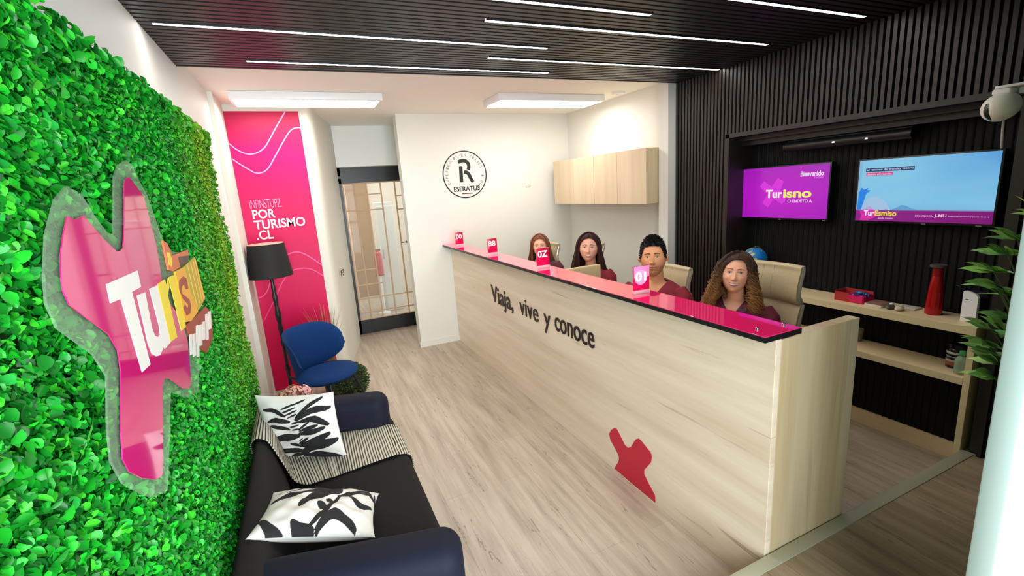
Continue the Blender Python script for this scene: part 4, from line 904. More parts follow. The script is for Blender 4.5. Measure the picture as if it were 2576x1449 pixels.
# globe
t = thing('globe', 'blue and yellow desk globe on the shelf behind the curly haired woman', 'globe', (3.29, 2.47, ST))
gc = Vector((3.27, 2.56, 1.112)); V = []; Cc = []; nu, nv = 72, 48
for j in range(nv):
    p = -pi/2+pi*j/(nv-1)
    for i in range(nu):
        a = 2*pi*i/nu; d = Vector((cos(p)*cos(a), cos(p)*sin(a), sin(p))); V.append(gc+d*.092)
        h = sin(a*2+1.2*sin(p*3)+.8)*cos(p*1.7+.4)+.5*sin(a*5+p*4)+.35*sin(a*9-p*11)
        h += 1.1*(d.x*-.45+d.y*.75+d.z*.35)-.35
        Cc.append(lin((206, 190, 110)) if h > .38 else (lin((96, 140, 90)) if h > .30 else lin((20, 128, 206))))
MB().grid(V, nu, nv, True, c=Cc).build('ball', mat('globe_print', (30, 130, 200), .3, attr=True), t, col=True)
MB().lathe([(0, 0), (.055, 0), (.055, .012), (.012, .022), (.010, .11), (0, .11)], 28, (gc.x, gc.y, ST)).build('stand', mat('globe_stand', (190, 160, 90), .4), t)
MB().tube([gc+Vector((.101*cos(a), 0, .101*sin(a))) for a in np.linspace(-pi/2, pi/2, 20)], .004, 8).build('meridian_arc', mat('brass', (190, 160, 80), .3, .7), t)

# ---------------------------------------------------------------- security camera
t = thing('security_camera', 'white egg-shaped security camera hanging on the slatted wall with a cable', 'camera', (3.05, 1.10, 2.03))
M = Matrix.Translation((3.005, 1.112, 2.01)) @ Matrix.Rotation(radians(-112), 4, 'Z') @ Matrix.Rotation(radians(20), 4, 'X')
g = MB(); V = []; Cc = []; nu, nv = 56, 40
for j in range(nv):
    p = -pi/2+pi*j/(nv-1)
    for i in range(nu):
        a = 2*pi*i/nu; d = Vector((cos(p)*cos(a), sin(p), cos(p)*sin(a)))     # pole along y; front is -y
        V.append((d.x*.064, d.y*(.078 if d.y > 0 else .070), d.z*.062))
        Cc.append((1, 1, 1))
g.grid(V, nu, nv, True); g.xf(M).build('shell', mat('camera_white', (248, 246, 232), .35), t)
g = MB(); V = []
for j in range(16):
    p = -pi/2+radians(42)*j/15
    for i in range(40):
        a = 2*pi*i/40; d = Vector((cos(p)*cos(a), sin(p), cos(p)*sin(a))); q = .8+.0
        V.append((d.x*.0655*.62, d.y*.0722, d.z*.0635*.95))
g.grid(V, 40, 16, True); g.xf(M).build('lens_window', mat('lens_black', (28, 22, 22), .08), t)
MB().rbox(2.985, 3.145, 1.035, 1.135, 2.092, 2.104, .004).build('mount_plate', WHITEPLAST, t)
MB().rbox(2.985, 3.06, 1.075, 1.145, 2.062, 2.092, .012, 4).rbox(3.03, 3.149, 1.01, 1.07, 2.060, 2.0915, .008, 3).build('bracket', WHITEPLAST, t)
MB().tube([(3.02, 1.10, 1.955), (3.02, 1.098, 1.90), (3.03, 1.096, 1.825)], .0052, 8).build('cable', mat('cable_grey', (176, 170, 166), .5), t)

# ---------------------------------------------------------------- potted plant by the entrance jamb
t = thing('potted_plant', 'leafy green potted plant partly hidden by the white door jamb', 'plant', (2.86, .80, ZP))
po = (2.86, .80, ZP)
MB().lathe([(.085, 0), (.09, .01), (.11, .24), (.115, .25), (.10, .25), (.095, .22), (0, .22)], 32, po).build('pot', mat('white_pot', (220, 216, 208), .5), t)
LG = mat('plant_leaf', (90, 140, 60), .42, attr=True)
st = MB(); lf = MB()
def leaf(o, d, n, l, c):
    d = d.normalized(); n = (n-d*n.dot(d)).normalized(); s_ = d.cross(n); prof_ = [(0, .0), (.15, .16), (.38, .26), (.62, .20), (.82, .09), (1, 0)]
    v = []; 
    for (a, w_) in prof_:
        p = o+d*l*a+n*(-.14*l*a*a); v += [p-s_*w_*l+n*.04*l*(w_ > 0), p, p+s_*w_*l+n*.04*l*(w_ > 0)]
    f = []
    for i in range(5): f += [(i*3, i*3+1, i*3+4, i*3+3), (i*3+1, i*3+2, i*3+5, i*3+4)]
    lf.add(v, f, 0, tuple(c))
tips = [(2.60, .875, 1.40), (2.57, .90, 1.33), (2.50, .86, 1.285), (2.66, .90, 1.22), (2.62, .86, 1.46), (2.55, .875, 1.09), (2.52, .865, 1.03), (2.58, .87, .985), (2.62, .86, .93), (2.66, .86, 1.12), (2.75, .85, 1.55), (2.8, .72, 1.5), (3.0, .85, 1.3), (2.95, .68, 1.1), (2.9, .95, 1.0), (2.7, .70, .9), (2.60, .86, .87)]
for tp in tips:
    tp = Vector(tp); b0 = Vector((po[0], po[1], ZP+.2)); mid = Vector((po[0]*.8+tp.x*.2, po[1]*.8+tp.y*.2, tp.z*.75+.05))
    pts = [b0*(1-u)**2+mid*2*u*(1-u)+tp*u*u for u in np.linspace(0, 1, 9)]
    st.tube(pts, [.006-.0035*i/8 for i in range(9)], 6)
    d = (pts[-1]-pts[-2]).normalized(); d = (d+Vector((-.4, .1, -.1))).normalized()
    for k in range(7):
        a = (k-3)*.42; side = d.cross(Vector((0, 0, 1))).normalized(); dd = (d*cos(a)+side*sin(a)+Vector((0, 0, random.uniform(-.25, .2)))).normalized()
        leaf(tp-d*.01, dd, Vector((random.uniform(-.4, .2), -.5, .8)), random.uniform(.075, .125), np.array(lin(random.choice([(150, 200, 104), (124, 178, 88), (172, 216, 122), (98, 150, 76)]))))
st.build('stems', mat('stem', (86, 110, 60), .6), t); lf.build('leaves', LG, t, col=True, smooth=False)

# ---------------------------------------------------------------- office chairs
EDGE = mat('chair_edge', (206, 200, 190), 0.3, 0.6); NYLON = mat('black_nylon', (20, 20, 21), 0.5)
def slab_profile(pts, half, th_, nx=13, bow=.03):
    """upholstered slab: side profile (y,z) swept across x, a little concave"""
    D = []; n = len(pts)
    for i in range(n-1):
        p0, p1, p2, p3 = [Vector(pts[max(0, min(n-1, i+k))]) for k in (-1, 0, 1, 2)]
        for s_ in range(5):
            u = s_/5; D.append(.5*((2*p1)+(-p0+p2)*u+(2*p0-5*p1+4*p2-p3)*u*u+(-p0+3*p1-3*p2+p3)*u**3))
    D.append(Vector(pts[-1])); k = len(D); F_ = []; B_ = []
    for i in range(k):
        e = (D[min(i+1, k-1)]-D[max(i-1, 0)]).normalized(); nn = Vector((-e.y, e.x)); tt = th_/2*(1-abs(2*i/(k-1)-1)**8)**.5+.002
        F_.append(D[i]+nn*tt); B_.append(D[i]-nn*tt)
    loop = F_+B_[::-1]; m = len(loop); V = []; 
    xs = np.linspace(-half, half, nx)
    for x in xs:
        b_ = -bow*(x/half)**2
        V += [(x, q.x+b_, q.y) for q in loop]
    g = MB()
    for i in range(nx-1):
        for j in range(m): g.f.append((i*m+j, i*m+(j+1) % m, (i+1)*m+(j+1) % m, (i+1)*m+j)); g.mi.append(0)
    g.f += [tuple(range(m)), tuple((nx-1)*m+j for j in reversed(range(m)))]; g.mi += [0, 0]
    g.v = [tuple(p) for p in V]; g.c = [(1, 1, 1)]*len(V)
    return g, D
def office_chair(label, loc, rz):
    t = thing('office_chair', label, 'chair', loc, rz, 'beige office chairs behind the counter')
    g, D0 = slab_profile([(-.25, .475), (-.15, .470), (.05, .462), (.20, .47)], .245, .065); g.build('seat', LEATHER, t, local=True, ang=60)
    low = [(.225, .50), (.245, .58), (.250, .70), (.262, .84), (.285, .96), (.310, 1.035)]
    g, D1 = slab_profile(low, .235, .045); g.build('backrest', LEATHER, t, local=True, ang=60)
    hd = [(.318, 1.045), (.285, 1.062), (.276, 1.11), (.288, 1.18), (.305, 1.235), (.300, 1.27)]
    g, D2 = slab_profile(hd, .225, .042); g.build('headrest', LEATHER, t, local=True, ang=60)
    for D, hf in ((D1, .2365), (D2, .2265)):
        for s_ in (-1, 1): MB().tube([(s_*hf, q.x-.03, q.y) for q in D], .0075, 6).build('edge_rail', EDGE, t, local=True)
    for s_ in (-.035, .035): MB().tube([(s_, q.x-.0235, q.y) for q in D2[3:-3]], .0016, 5).build('stitching', mat('stitch', (150, 130, 96), .7), t, local=True)
    for s_ in (-1, 1):
        MB().tube([(s_*.262, .18, .47), (s_*.285, .16, .60), (s_*.285, .08, .675), (s_*.285, -.14, .675)], .014, 8).build('armrest', NYLON, t, local=True)
    MB().lathe([(.028, .09), (.028, .30), (.020, .31), (.020, .43), (.07, .432)], 20).build('gas_column', NYLON, t, local=True)
    for k in range(5):
        a = 2*pi*k/5+.3
        b_ = MB().tube([(.02*cos(a), .02*sin(a), .115), (.17*cos(a), .17*sin(a), .095), (.29*cos(a), .29*sin(a), .07)], [.024, .02, .014], 8).build('base_arm', NYLON, t, local=True)
        MB().lathe([(.028, -.012), (.030, -.006), (.030, .006), (.028, .012)], 18).xf(Matrix.Translation((.29*cos(a), .29*sin(a), .030)) @ Matrix.Rotation(a, 4, 'Z') @ Matrix.Rotation(radians(90), 4, 'X')).build('caster', NYLON, b_, local=True)
    return t
ch0 = office_chair('large beige office chair with headrest behind the curly haired woman', (2.33, 1.93, 0), radians(-88))
ch0.scale = (.96, 1, .978)
for loc, rz, zs, lb in (((2.22, 2.68, 0), -88, .905, 'beige office chair behind the man with black hair'), ((2.31, 3.87, 0), -90, .967, 'beige office chair behind the woman with long dark straight hair'),
                        ((2.22, 4.56, 0), -90, .93, 'beige office chair behind the woman with light brown hair farthest away')):
    dup(ch0, loc, radians(rz), lb).scale = (.96, 1, zs)

# ---------------------------------------------------------------- people
def sstep(a, b_, x): t_ = np.clip((x-a)/(b_-a), 0, 1); return t_*t_*(3-2*t_)
def head(P):
    """face towards -y; grid is denser at the front. Returns verts, faces, colours"""
    nu, nv = 168, 150; a, b_, c = P.get('dim', (.0715, .092, .116))
    tt = np.linspace(-pi, pi, nu, endpoint=False); th_ = tt-.52*np.sin(tt)
    ph = np.linspace(-pi/2, pi/2, nv); T, F = np.meshgrid(th_, ph)
    x = a*np.sin(T)*np.cos(F); y = -b_*np.cos(T)*np.cos(F); z = c*np.sin(F)
    s_ = np.clip(-z/c, 0, 1)
    x = x*(1-P.get('jaw', .30)*s_**1.7)*(1-.05*np.clip(z/c, 0, 1))
    y = np.where(y > 0, y*(1-.42*s_), y)
    y = np.where(y < -.055, -.055+(y+.055)*.80, y)                  # flatter face
    fr = sstep(-.01, -.05, y)
    G = lambda x0, z0, sx, sz: np.exp(-((x-x0)/sx)**2-((z-z0)/sz)**2)
    d = np.zeros_like(x)
    ax = np.abs(x)
    d += .0035*np.exp(-((ax-.028)/.020)**2-((z-.027)/.008)**2)      # brow
    d -= .0095*np.exp(-((ax-.030)/.017)**2-((z-.008)/.013)**2)      # eye sockets
    d += .0052*np.exp(-((ax-.030)/.0115)**2-((z-.006)/.0085)**2)    # lids and eyeballs
    nz = P.get('nose', 1.0)
    ridge = np.clip((.022-z)/.052, 0, 1)
    d += nz*(.020*ridge**1.2*np.exp(-(x/.0085)**2)*sstep(-.046, -.034, z))*(z < .03)
    d += nz*.007*np.exp(-(x/.010)**2-((z+.026)/.009)**2)
    d += nz*.0075*np.exp(-((ax-.0115)/.0062)**2-((z+.031)/.0075)**2)
    d += P.get('cheek', .006)*np.exp(-((ax-.040)/.018)**2-((z+.026)/.016)**2)
    zc = -.060+P.get('smile', 7.0)*x**2
    d += .0065*np.exp(-(x/.024)**2-((z+.060)/.016)**2)
    d += .0030*np.exp(-(x/.022)**2-((z-zc-.0055)/.0035)**2)+.0036*np.exp(-(x/.019)**2-((z-zc+.0070)/.0042)**2)
    d -= .0040*np.exp(-(x/.024)**2-((z-zc)/.0022)**2)
    d += .0085*np.exp(-(x/.020)**2-((z+.098)/.014)**2)              # chin
    d -= .0028*np.exp(-(x/.020)**2-((z+.080)/.006)**2)
    y = y-d*fr
    # colours
    sk = np.array(lin(P['skin'])); col = np.broadcast_to(sk, x.shape+(3,)).copy()
    def mix(mask, rgb, k=1.0): 
        m = (mask*k)[..., None]; col[:] = col*(1-m)+np.array(lin(rgb))*m
    front = (y < -.03).astype(float)
    mix(np.exp(-((ax-.040)/.016)**2-((z+.026)/.014)**2)*front, P.get('blush', (222, 150, 128)), .45)
    if P.get('beard'):
        mk = np.clip(sstep(-.040, -.060, z)*1.0, 0, 1)*(1-np.exp(-((ax)/.020)**2-((z+.060)/.010)**2)*.8)+.8*np.exp(-(x/.026)**2-((z+.046)/.005)**2)
        mix(np.clip(mk, 0, 1), P['beard'], .42)
    # brows: arched bands
    zb = .0265+P.get('arch', .004)*np.sin(np.clip((ax-.012)/.036, 0, 1)*pi)-.10*np.clip(ax-.030, 0, 1)
    mix(((np.abs(z-zb) < P.get('brow_w', .0030)*(1.15-np.clip((ax-.012)/.036, 0, 1)*.7)) & (ax > .012) & (ax < .047)).astype(float)*front, P['brow'], .85)
    ex, ez = (ax-.0305)/.0145, (z-.0065)
    op = P.get('eye_open', .0045); upper = op*(1-ex**2); lower = -op*.70*(1-ex**2)
    inside = (np.abs(ex) < 1) & (ez < upper) & (ez > lower) & (y < 0)
    mix(((np.abs(ex) < 1.05) & (ez < upper+.0028) & (ez > upper-.0004) & (y < 0)).astype(float), P.get('lash', (38, 26, 24)), .9)
    mix(((np.abs(ex) < 1.0) & (ez > lower-.0011) & (ez < lower+.0002) & (y < 0)).astype(float), (110, 70, 60), .55)
    mix(inside.astype(float), (226, 222, 216))
    ri = np.hypot(ax-.0305, ez-.0004); mix((inside & (ri < .0062)).astype(float), P.get('iris', (70, 60, 50))); mix((inside & (ri < .0030)).astype(float), (16, 14, 14))
    mix((inside & (np.hypot(x-np.sign(x)*.0305+.0016, ez-.0020) < .0012)).astype(float), (250, 250, 250))
    # nostrils: shade of the openings painted into the skin colour
    mix(np.exp(-((ax-.0075)/.0036)**2-((z+.0395)/.0022)**2)*front, (120, 62, 52), .8)
    # mouth
    hw = P.get('mouth', .0255); k = np.clip(1-(x/hw)**2, 0, 1)
    if P.get('teeth'):
        up_, lo_ = .0045*k**.7, -.0062*k**.8
        zt_ = z-zc
        lips = (ax < hw) & (zt_ < up_+.0042*k**.5) & (zt_ > lo_-.0058*k**.5) & (y < 0); mix(lips.astype(float), P['lip'], .9)
        tee = (ax < hw*.92) & (zt_ < up_) & (zt_ > lo_) & (y < 0); mix(tee.astype(float), (240, 234, 226))
        mix(((ax < hw*.95) & (np.abs(zt_-lo_) < .0007) & (y < 0)).astype(float), (120, 46, 48), .7)
    else:
        zt_ = z-zc; lips = (ax < hw) & (zt_ < .0052*k**.6) & (zt_ > -.0070*k**.6) & (y < 0); mix(lips.astype(float), P['lip'], .75)
        mix(((ax < hw*1.02) & (np.abs(zt_) < .0011) & (y < 0)).astype(float), (96, 44, 42), .85)
    V = np.stack([x, y, z], -1).reshape(-1, 3); C_ = col.reshape(-1, 3)
    g = MB(); g.grid(V, nu, nv, True, c=[tuple(q) for q in C_])
    for s2 in (-1, 1):                                              # ears
        e = MB(); M = Matrix.Translation((s2*(a*.99), .006, -.006)) @ Matrix.Rotation(s2*radians(22), 4, 'Z') @ Matrix.Rotation(radians(-10), 4, 'X')
        e.lathe([(0, -.004), (.016, -.006), (.019, 0), (.017, .006), (.011, .003), (.004, .001), (0, .001)], 20, sx=1.0, sy=1.75)
        e.xf(M @ Matrix.Rotation(radians(90)*s2, 4, 'Y')); k0 = len(g.v); g.add(e.v, e.f, 0, tuple(sk*.96))
    return g
def hands_and_body():
    g = MB()
    rings = [(.44, .150, .11, .03), (.52, .165, .115, .03), (.62, .140, .098, .015), (.75, .142, .10, .005), (.86, .165, .105, 0), (.925, .172, .092, .005), (.965, .155, .078, .01), (.99, .105, .064, .015), (1.005, .06, .052, .02)]
    V = []; n = 40
    for (z, hx, hy, yo) in rings:
        for i in range(n):
            a = 2*pi*i/n; V.append((hx*math.copysign(abs(cos(a))**.85, cos(a)), yo+hy*math.copysign(abs(sin(a))**.85, sin(a)), z))
    g.grid(V, n, len(rings), True); g.f += [tuple(range(n-1, -1, -1)), tuple((len(rings)-1)*n+i for i in range(n))]; g.mi += [0, 0]
    g.tube([(0, .030, .96), (0, .026, 1.03), (0, .012, 1.10), (0, .006, 1.14)], [.062, .050, .0485, .050], 24)
    for s_ in (-1, 1):
        g.tube([(s_*.150, .01, .945), (s_*.185, .0, .90), (s_*.205, -.05, .80), (s_*.215, -.10, .725)], [.050, .050, .044, .040], 14)
        g.ell((s_*.215, -.10, .725), (.041, .041, .041), 14, 10)
        g.tube([(s_*.215, -.10, .725), (s_*.19, -.20, .765), (s_*.15, -.33, .790)], [.040, .036, .025], 14)
        W_ = Vector((s_*.15, -.33, .788)); fwd = Vector((-s_*.25, -.96, -.05)).normalized(); sd = Vector((s_, -.25, 0)).normalized()
        g.tube([W_, W_+fwd*.035, W_+fwd*.085], [.024, .030, .033], 12)
        for k, (o_, l) in enumerate(((-.030, .070), (-.010, .080), (.010, .076), (.029, .058))):
            b0 = W_+fwd*.085+sd*o_; g.tube([b0-fwd*.02, b0+fwd*l*.45, b0+fwd*l*.75+Vector((0, 0, -.010)), b0+fwd*l*.95+Vector((0, 0, -.024))], [.0095, .0088, .0082, .007], 8)
        b0 = W_+fwd*.030-sd*.026; g.tube([b0, b0+fwd*.030-sd*.022, b0+fwd*.058-sd*.026+Vector((0, 0, -.006))], [.0115, .0105, .0085], 8)
        g.tube([(s_*.085, .03, .525), (s_*.10, -.20, .545), (s_*.11, -.42, .525)], [.085, .076, .058], 16)
        g.ell((s_*.11, -.42, .522), (.058, .058, .058), 14, 10)
        g.tube([(s_*.11, -.42, .52), (s_*.11, -.40, .34), (s_*.11, -.34, .09)], [.057, .052, .036], 14)
        g.tube([(s_*.11, -.32, .07), (s_*.115, -.40, .050), (s_*.12, -.49, .035)], [.036, .036, .026], 12)
    return remesh(g, .0062, 4)
BODY_V, BODY_F = hands_and_body()
def shirt_mesh(short=True):
    g = MB()
    rings = [(.47, .176, .128, .03), (.56, .165, .118, .022), (.66, .155, .110, .01), (.76, .158, .112, .003), (.86, .180, .118, -.002), (.925, .188, .106, .003), (.968, .172, .092, .008), (.996, .122, .080, .014), (1.015, .075, .066, .02)]
    V = []; n = 44
    for (z, hx, hy, yo) in rings:
        for i in range(n):
            a = 2*pi*i/n; V.append((hx*math.copysign(abs(cos(a))**.85, cos(a)), yo+hy*math.copysign(abs(sin(a))**.85, sin(a)), z))
    g.grid(V, n, len(rings), True); g.f += [tuple(range(n-1, -1, -1)), tuple((len(rings)-1)*n+i for i in range(n))]; g.mi += [0, 0]
    for s_ in (-1, 1):
        g.tube([(s_*.150, .01, .955), (s_*.188, .0, .908), (s_*.210, -.05, .80), (s_*.218, -.10, .728)], [.054, .060, .054, .050], 16)
        g.ell((s_*.218, -.10, .728), (.050, .050, .050), 16, 12)
        g.tube([(s_*.218, -.10, .728), (s_*.192, -.20, .768), (s_*.158, -.315, .790)], [.050, .044, .034], 16)
    V_, F_ = remesh(g, .0072, 5)
    return V_, F_
SH_V, SH_F = shirt_mesh()
def trouser_mesh():
    g = MB(); g.ell((0, .03, .525), (.172, .125, .095), 24, 14)
    for s_ in (-1, 1):
        g.tube([(s_*.085, .03, .525), (s_*.10, -.20, .545), (s_*.11, -.42, .525)], [.094, .085, .068], 16); g.ell((s_*.11, -.42, .522), (.068, .068, .068), 14, 10)
        g.tube([(s_*.11, -.42, .52), (s_*.11, -.40, .34), (s_*.11, -.34, .11)], [.067, .062, .050], 14)
    return remesh(g, .012, 4)
TR_V, TR_F = trouser_mesh()
SKINM = None
def strand_hair(n, style, P, seed):
    r = np.random.default_rng(seed); g = MB(); a, b_, c = P.get('dim', (.0715, .092, .116))
    dark, light = np.array(lin(P['hair'])), np.array(lin(P['hair_tip']))
    L = P.get('length', .30); front = radians(P.get('part_angle', 66))
    # cap on the skull
    nu, nv = 64, 40; V = []; keep = []
    for j in range(nv):
        ph = -pi/2*.45+(pi/2*1.45)*j/(nv-1)
        for i in range(nu):
            th_ = -pi+2*pi*i/nu; k = 1.075
            V.append((a*k*sin(th_)*cos(ph), -b_*k*cos(th_)*cos(ph), c*1.05*sin(ph)))
    f = []
    for j in range(nv-1):
        for i in range(nu):
            m = V[j*nu+i]; th_ = abs(math.atan2(m[0], -m[1]))
            if th_ > front+.05 or m[2] > .082-.055*(th_/front)**3: f.append((j*nu+i, j*nu+(i+1) % nu, (j+1)*nu+(i+1) % nu, (j+1)*nu+i))
    g.add(V, f, 0, tuple(dark*.9))
    for q in range(n):
        side = r.choice([-1, 1]); th_e = side*r.uniform(front, pi); k = 1.06+P.get('vol', .15)*r.random()
        ns = 34 if style == 'curly' else 15; pts = []; ln = L*r.uniform(.72, 1.05)*(1 if abs(th_e) < 2.4 else 1.0)
        phs = r.uniform(0, 6.28); fq = r.uniform(5, 10); px0 = P.get('part', 0.0); sw = .12; el0 = 0
        if q < n*.26: th_e = side*r.uniform(front-.02, front+.35); el0 = radians(r.uniform(47, 86)); k = 1.07+.06*r.random()
        drift = r.normal(0, .012); r_amp = r.uniform(.008, .022)
        for i in range(ns):
            u = i/(ns-1); tot = 1.57*(a+c)/2+ln; s_ = u*tot; arc = 1.50*(a+c)/2
            if s_ < arc:
                u2 = s_/arc; el = radians(86)*(1-u2); th_ = th_e*(1-sw*(el/1.5))
                if el0: el = el0*(1-u2**1.5); th_ = th_e*min(1, .03+u2**.62)
                p = Vector((a*k*sin(th_)*cos(el)+px0*sin(el), -b_*k*cos(th_)*cos(el), c*(1.03+(k-1.06)*.6)*sin(el)))
            else:
                dn = s_-arc; fl = P.get('flare', .12)
                x = a*k*sin(th_e)*(1+fl*dn/ .2)+drift*dn/.2; y = -b_*k*cos(th_e)*(1-.10*dn/.2)
                if y > .055: y = .055+(y-.055)*.7
                p = Vector((x, y+.012*dn/.2, -dn))
            if style == 'curly':
                amp = r_amp*sstep(.10, .5, np.array(u)).item(); w_ = fq*2*pi*u*1.0+phs
                p += Vector((cos(w_)*amp, sin(w_)*amp, .5*sin(w_*1.3)*amp))
            else:
                p += Vector((sin(u*5+phs), cos(u*4+phs), 0))*.003*u
            pts.append(p)
        rad = (.0030 if style == 'curly' else .0046)*r.uniform(.8, 1.3)
        col = []
        tint = r.uniform(.75, 1.25)
        for i in range(ns):
            u = i/(ns-1); m = min(1, max(0, (u-.30)/.6))*r.uniform(.7, 1); col.append(tuple((dark*(1-m)+light*m)*tint))
        g.tube(pts, [rad*(1-.75*max(0, (i/(ns-1)-.6)/.4)) for i in range(ns)], 5, 0, col)
    return g
def short_hair(P, seed):
    r = np.random.default_rng(seed); g = MB(); a, b_, c = P.get('dim'); dark = np.array(lin(P['hair']))
    def line(th_):                                                  # height of the hairline round the head
        t_ = abs(th_)
        if t_ < .75: return .074-.006*(t_/.75)
        if t_ < 1.05: return .068-.066*(t_-.75)/.30
        if t_ < 1.35: return .002-.012*(t_-1.05)/.3
        if t_ < 1.75: return .014
        return .014-.085*min(1, (t_-1.75)/.7)
    nu, nv = 120, 70; V = []
    for j in range(nv):
        ph = -.8+(pi/2+.8)*j/(nv-1)
        for i in range(nu):
            th_ = -pi+2*pi*i/nu; zz = c*sin(ph); th2 = min(1, max(0, (zz-line(th_))/.05)); k = 1.012+.045*th2+.012*max(0, sin(ph))+.006*sin(th_*9+ph*7)*th2
            V.append((a*k*sin(th_)*cos(ph), -b_*k*cos(th_)*cos(ph)*(1 if abs(th_) > 1.2 else .985), c*(k+.035*max(0, sin(ph))**2)*sin(ph)))
    f = []
    for j in range(nv-1):
        for i in range(nu):
            th_ = -pi+2*pi*i/nu
            if V[j*nu+i][2] > line(th_): f.append((j*nu+i, j*nu+(i+1) % nu, (j+1)*nu+(i+1) % nu, (j+1)*nu+i))
    g.add(V, f, 0, tuple(dark))
    for q in range(900):
        th_ = r.uniform(-pi, pi); ph = r.uniform(-.4, 1.5); 
        p = Vector((a*1.04*sin(th_)*cos(ph), -b_*1.03*cos(th_)*cos(ph), c*1.06*sin(ph)))
        if p.z < line(th_)+.006: continue
        up = max(0, (p.z-.05)/.07); l = .008+.022*up; nrm = Vector((p.x/a**2, p.y/b_**2, p.z/c**2)).normalized()
        d = (nrm+Vector((r.normal(.15, .3), r.normal(-.15, .3), .2 if up > 0 else -.5))).normalized()
        g.tube([p-nrm*.006, p+d*l*.5, p+d*l+Vector((0, 0, -.004))], [.0042, .0036, .0012], 4, 0, tuple(dark*r.uniform(.7, 1.5)))
    return g
HAIRM = mat('hair', (60, 40, 30), .58, attr=True, spec=.25)
def person(label, loc, rz, P, seed, head_yaw, head_pitch, head_roll, scale=1.0, hz=1.19):
    t = thing('person', label, 'person', loc, rz)
    Hm = Matrix.Translation((P.get('hx', 0), P.get('hy', -.018), hz)) @ Matrix.Rotation(head_yaw, 4, 'Z') @ Matrix.Rotation(head_roll, 4, 'Y') @ Matrix.Rotation(-head_pitch, 4, 'X') @ Matrix.Scale(P.get('hs', 1.0), 4)
    sk = lin(P['skin']); g = MB(); g.add(BODY_V, BODY_F, 0, tuple(np.array(sk)*.97))
    h = head(P); h.xf(Hm); g.add(h.v, h.f, 0, h.c)
    sm = mat('skin', P['skin'], .48, attr=True, spec=.35); sm.node_tree.nodes['Principled BSDF'].inputs['Subsurface Weight'].default_value = .0
    g.build('body', sm, t, local=True, col=True, ang=80)
    hair = short_hair(P, seed) if P['style'] == 'short' else strand_hair(P['n'], P['style'], P, seed)
    hair.xf(Hm); hair.build('hair', HAIRM, t, local=True, col=True, ang=80)
    # shirt with an open neck
    sh = mat('burgundy_cloth', P.get('shirt', (104, 16, 36)), .75, bump=(300, .1))
    vd = P.get('vneck', .075); me = bpy.data.meshes.new('tmp'); me.from_pydata(SH_V, [], SH_F); b = bmesh.new(); b.from_mesh(me); bpy.data.meshes.remove(me)
    for s2 in (-1, 1):                                              # clean cut lines for the neck opening
        bmesh.ops.bisect_plane(b, geom=b.verts[:]+b.edges[:]+b.faces[:], plane_co=(s2*.012, 0, 1.012-vd), plane_no=(s2*1, 0, -.62))
    bmesh.ops.bisect_plane(b, geom=b.verts[:]+b.edges[:]+b.faces[:], plane_co=(0, .02, 0), plane_no=(0, 1, 0))
    bmesh.ops.bisect_plane(b, geom=b.verts[:]+b.edges[:]+b.faces[:], plane_co=(0, 0, 1.006), plane_no=(0, 0, 1))
    b.verts.index_update(); sv = [tuple(w.co) for w in b.verts]; sf = [tuple(w.index for w in q.verts) for q in b.faces]; b.free()
    V_ = np.array(sv); nf = []
    for f in sf:
        c = V_[list(f)].mean(0)
        if c[2] > .93 and c[1] < .02 and abs(c[0]) < .012+(c[2]-(1.012-vd))*.62 and c[2] > 1.012-vd: continue
        if c[2] > 1.006 and math.hypot(c[0], c[1]-.024) < .062: continue
        nf.append(f)
    g = MB(); g.add(sv, nf); sh_o = g.build('shirt', sh, t, local=True, ang=80)
    if P.get('collar'):
        cm = mat('collar_cloth', P['collar'], .7)
        for s_ in (-1, 1):
            g = MB(); pts = [(s_*.006, -.075, .925), (s_*.045, -.060, .985), (s_*.070, -.012, 1.022), (s_*.060, .045, 1.035), (0, .078, 1.04)]
            V = []
            for i, p in enumerate(pts):
                w_ = [.012, .040, .034, .032, .032][i]; o_ = Vector((s_*.030, -.022, -.022)) if i < 2 else Vector((s_*.022, .012*(i-2), -.026))
                V += [Vector(p), Vector(p)+o_*(w_/.034)]
            V = [v+Vector((0, -.006, .0)) for v in V]
            k = len(V); V2 = V+[v+Vector((0, -.003, .003)) for v in V]
            F = []
            for i in range(len(pts)-1): F += [(2*i, 2*i+1, 2*i+3, 2*i+2), (k+2*i, k+2*i+2, k+2*i+3, k+2*i+1), (2*i, 2*i+2, k+2*i+2, k+2*i), (2*i+1, k+2*i+1, k+2*i+3, 2*i+3)]
            g.add(V2, F); g.build('collar', cm, sh_o, local=True, ang=50)
    if P.get('inner'):
        g = MB(); nf = [f for f in sf if (lambda c: c[1] < .02 and abs(c[0]) < .012+(c[2]-(1.012-vd))*.66 and 1.008-vd < c[2] < 1.008-vd*P['inner'][1])(V_[list(f)].mean(0))]
        g.add([tuple(p) for p in (V_*np.array([.985, .985, 1]))], nf); g.build('undershirt', mat('undershirt', P['inner'][0], .8), t, local=True, ang=80)
    MB().add(TR_V, TR_F).build('trousers', mat('dark_trousers', (34, 32, 36), .8), t, local=True, ang=80)
    for s_ in (-1, 1):
        MB().tube([(s_*.11, -.285, .05), (s_*.11, -.33, .055), (s_*.117, -.42, .050), (s_*.122, -.515, .033)], [.030, .049, .046, .030], 14).xf(Matrix.Diagonal((1, 1, 1, 1))).build('shoe', BLACK, t, local=True)
    return t
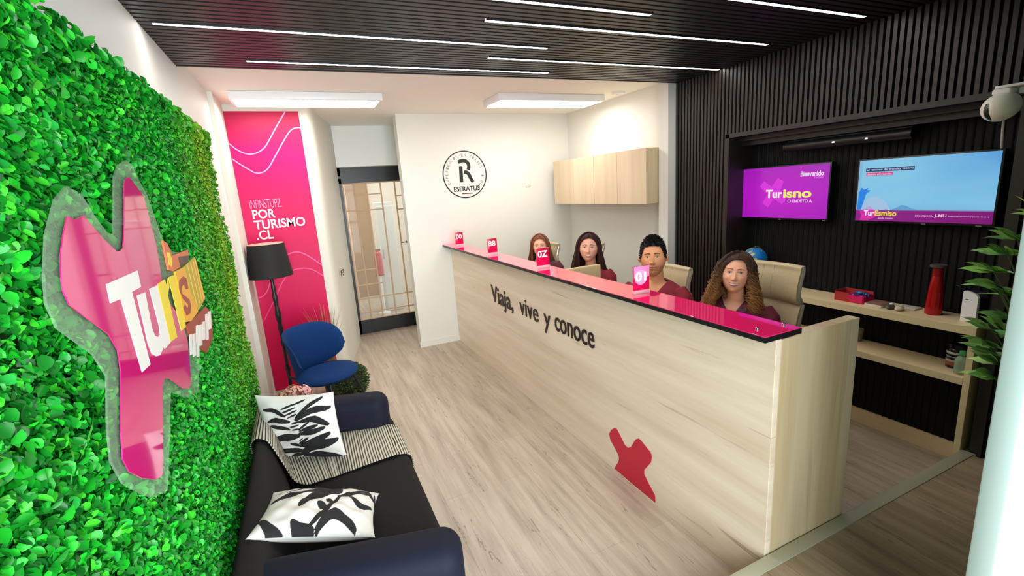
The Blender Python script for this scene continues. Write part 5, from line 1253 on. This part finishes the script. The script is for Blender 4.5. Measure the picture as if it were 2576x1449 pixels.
PA = dict(skin=(240, 178, 146), brow=(84, 58, 44), lip=(204, 96, 92), teeth=True, hair=(62, 40, 30), hair_tip=(176, 122, 70), style='curly', n=1250, length=.215, flare=.46, vol=.30, part=.012, part_angle=64, iris=(86, 92, 84), shirt=(104, 22, 44), collar=(76, 26, 56), vneck=.10, smile=9.0, mouth=.030, dim=(.079, .094, .115), jaw=.26, blush=(240, 158, 140))
PM = dict(skin=(224, 158, 114), brow=(26, 20, 18), lip=(186, 116, 102), hair=(20, 17, 17), hair_tip=(20, 17, 17), style='short', brow_w=.0042, arch=.002, beard=(104, 72, 56), iris=(40, 30, 24), shirt=(134, 22, 42), inner=((30, 20, 24), .50), vneck=.13, smile=2.5, mouth=.027, jaw=.20, dim=(.080, .096, .120), nose=1.15, cheek=.003, blush=(226, 158, 122), eye_open=.0046)
PB = dict(skin=(242, 182, 156), brow=(60, 40, 36), lip=(208, 88, 98), teeth=True, hair=(56, 26, 26), hair_tip=(36, 20, 22), style='long', n=560, length=.33, flare=.22, vol=.30, part_angle=68, iris=(70, 70, 60), shirt=(134, 20, 38), vneck=.08, smile=8.0, mouth=.028, dim=(.080, .092, .114), jaw=.24, hs=1.06, blush=(240, 166, 152))
PC = dict(skin=(242, 184, 154), brow=(110, 76, 58), lip=(196, 96, 92), teeth=True, hair=(128, 78, 52), hair_tip=(64, 40, 34), style='long', n=480, length=.28, flare=.24, vol=.30, part_angle=66, iris=(80, 76, 66), shirt=(80, 24, 38), vneck=.08, smile=7.0, dim=(.078, .090, .114), jaw=.26)
person('smiling woman with curly brown hair and burgundy shirt, nearest behind the counter', (2.375, 1.985, 0), radians(-62), PA, 3, radians(11), radians(11), radians(4), hz=1.165).scale = (1.026,)*3
person('man with short black hair and burgundy jacket seated behind the counter', (2.213, 2.525, 0), radians(-64), PM, 5, radians(20), radians(9), radians(-2), hz=1.16).scale = (1.083,)*3
person('smiling woman with long straight dark hair and red shirt behind the counter', (2.405, 3.62, 0), radians(-55), PB, 9, radians(20), radians(8), radians(2), hz=1.17).scale = (1.03,)*3
person('woman with light brown hair partly hidden by a pink number block', (2.31, 4.41, 0), radians(-48), PC, 12, radians(16), radians(7), radians(0), hz=1.14).scale = (1.022,)*3
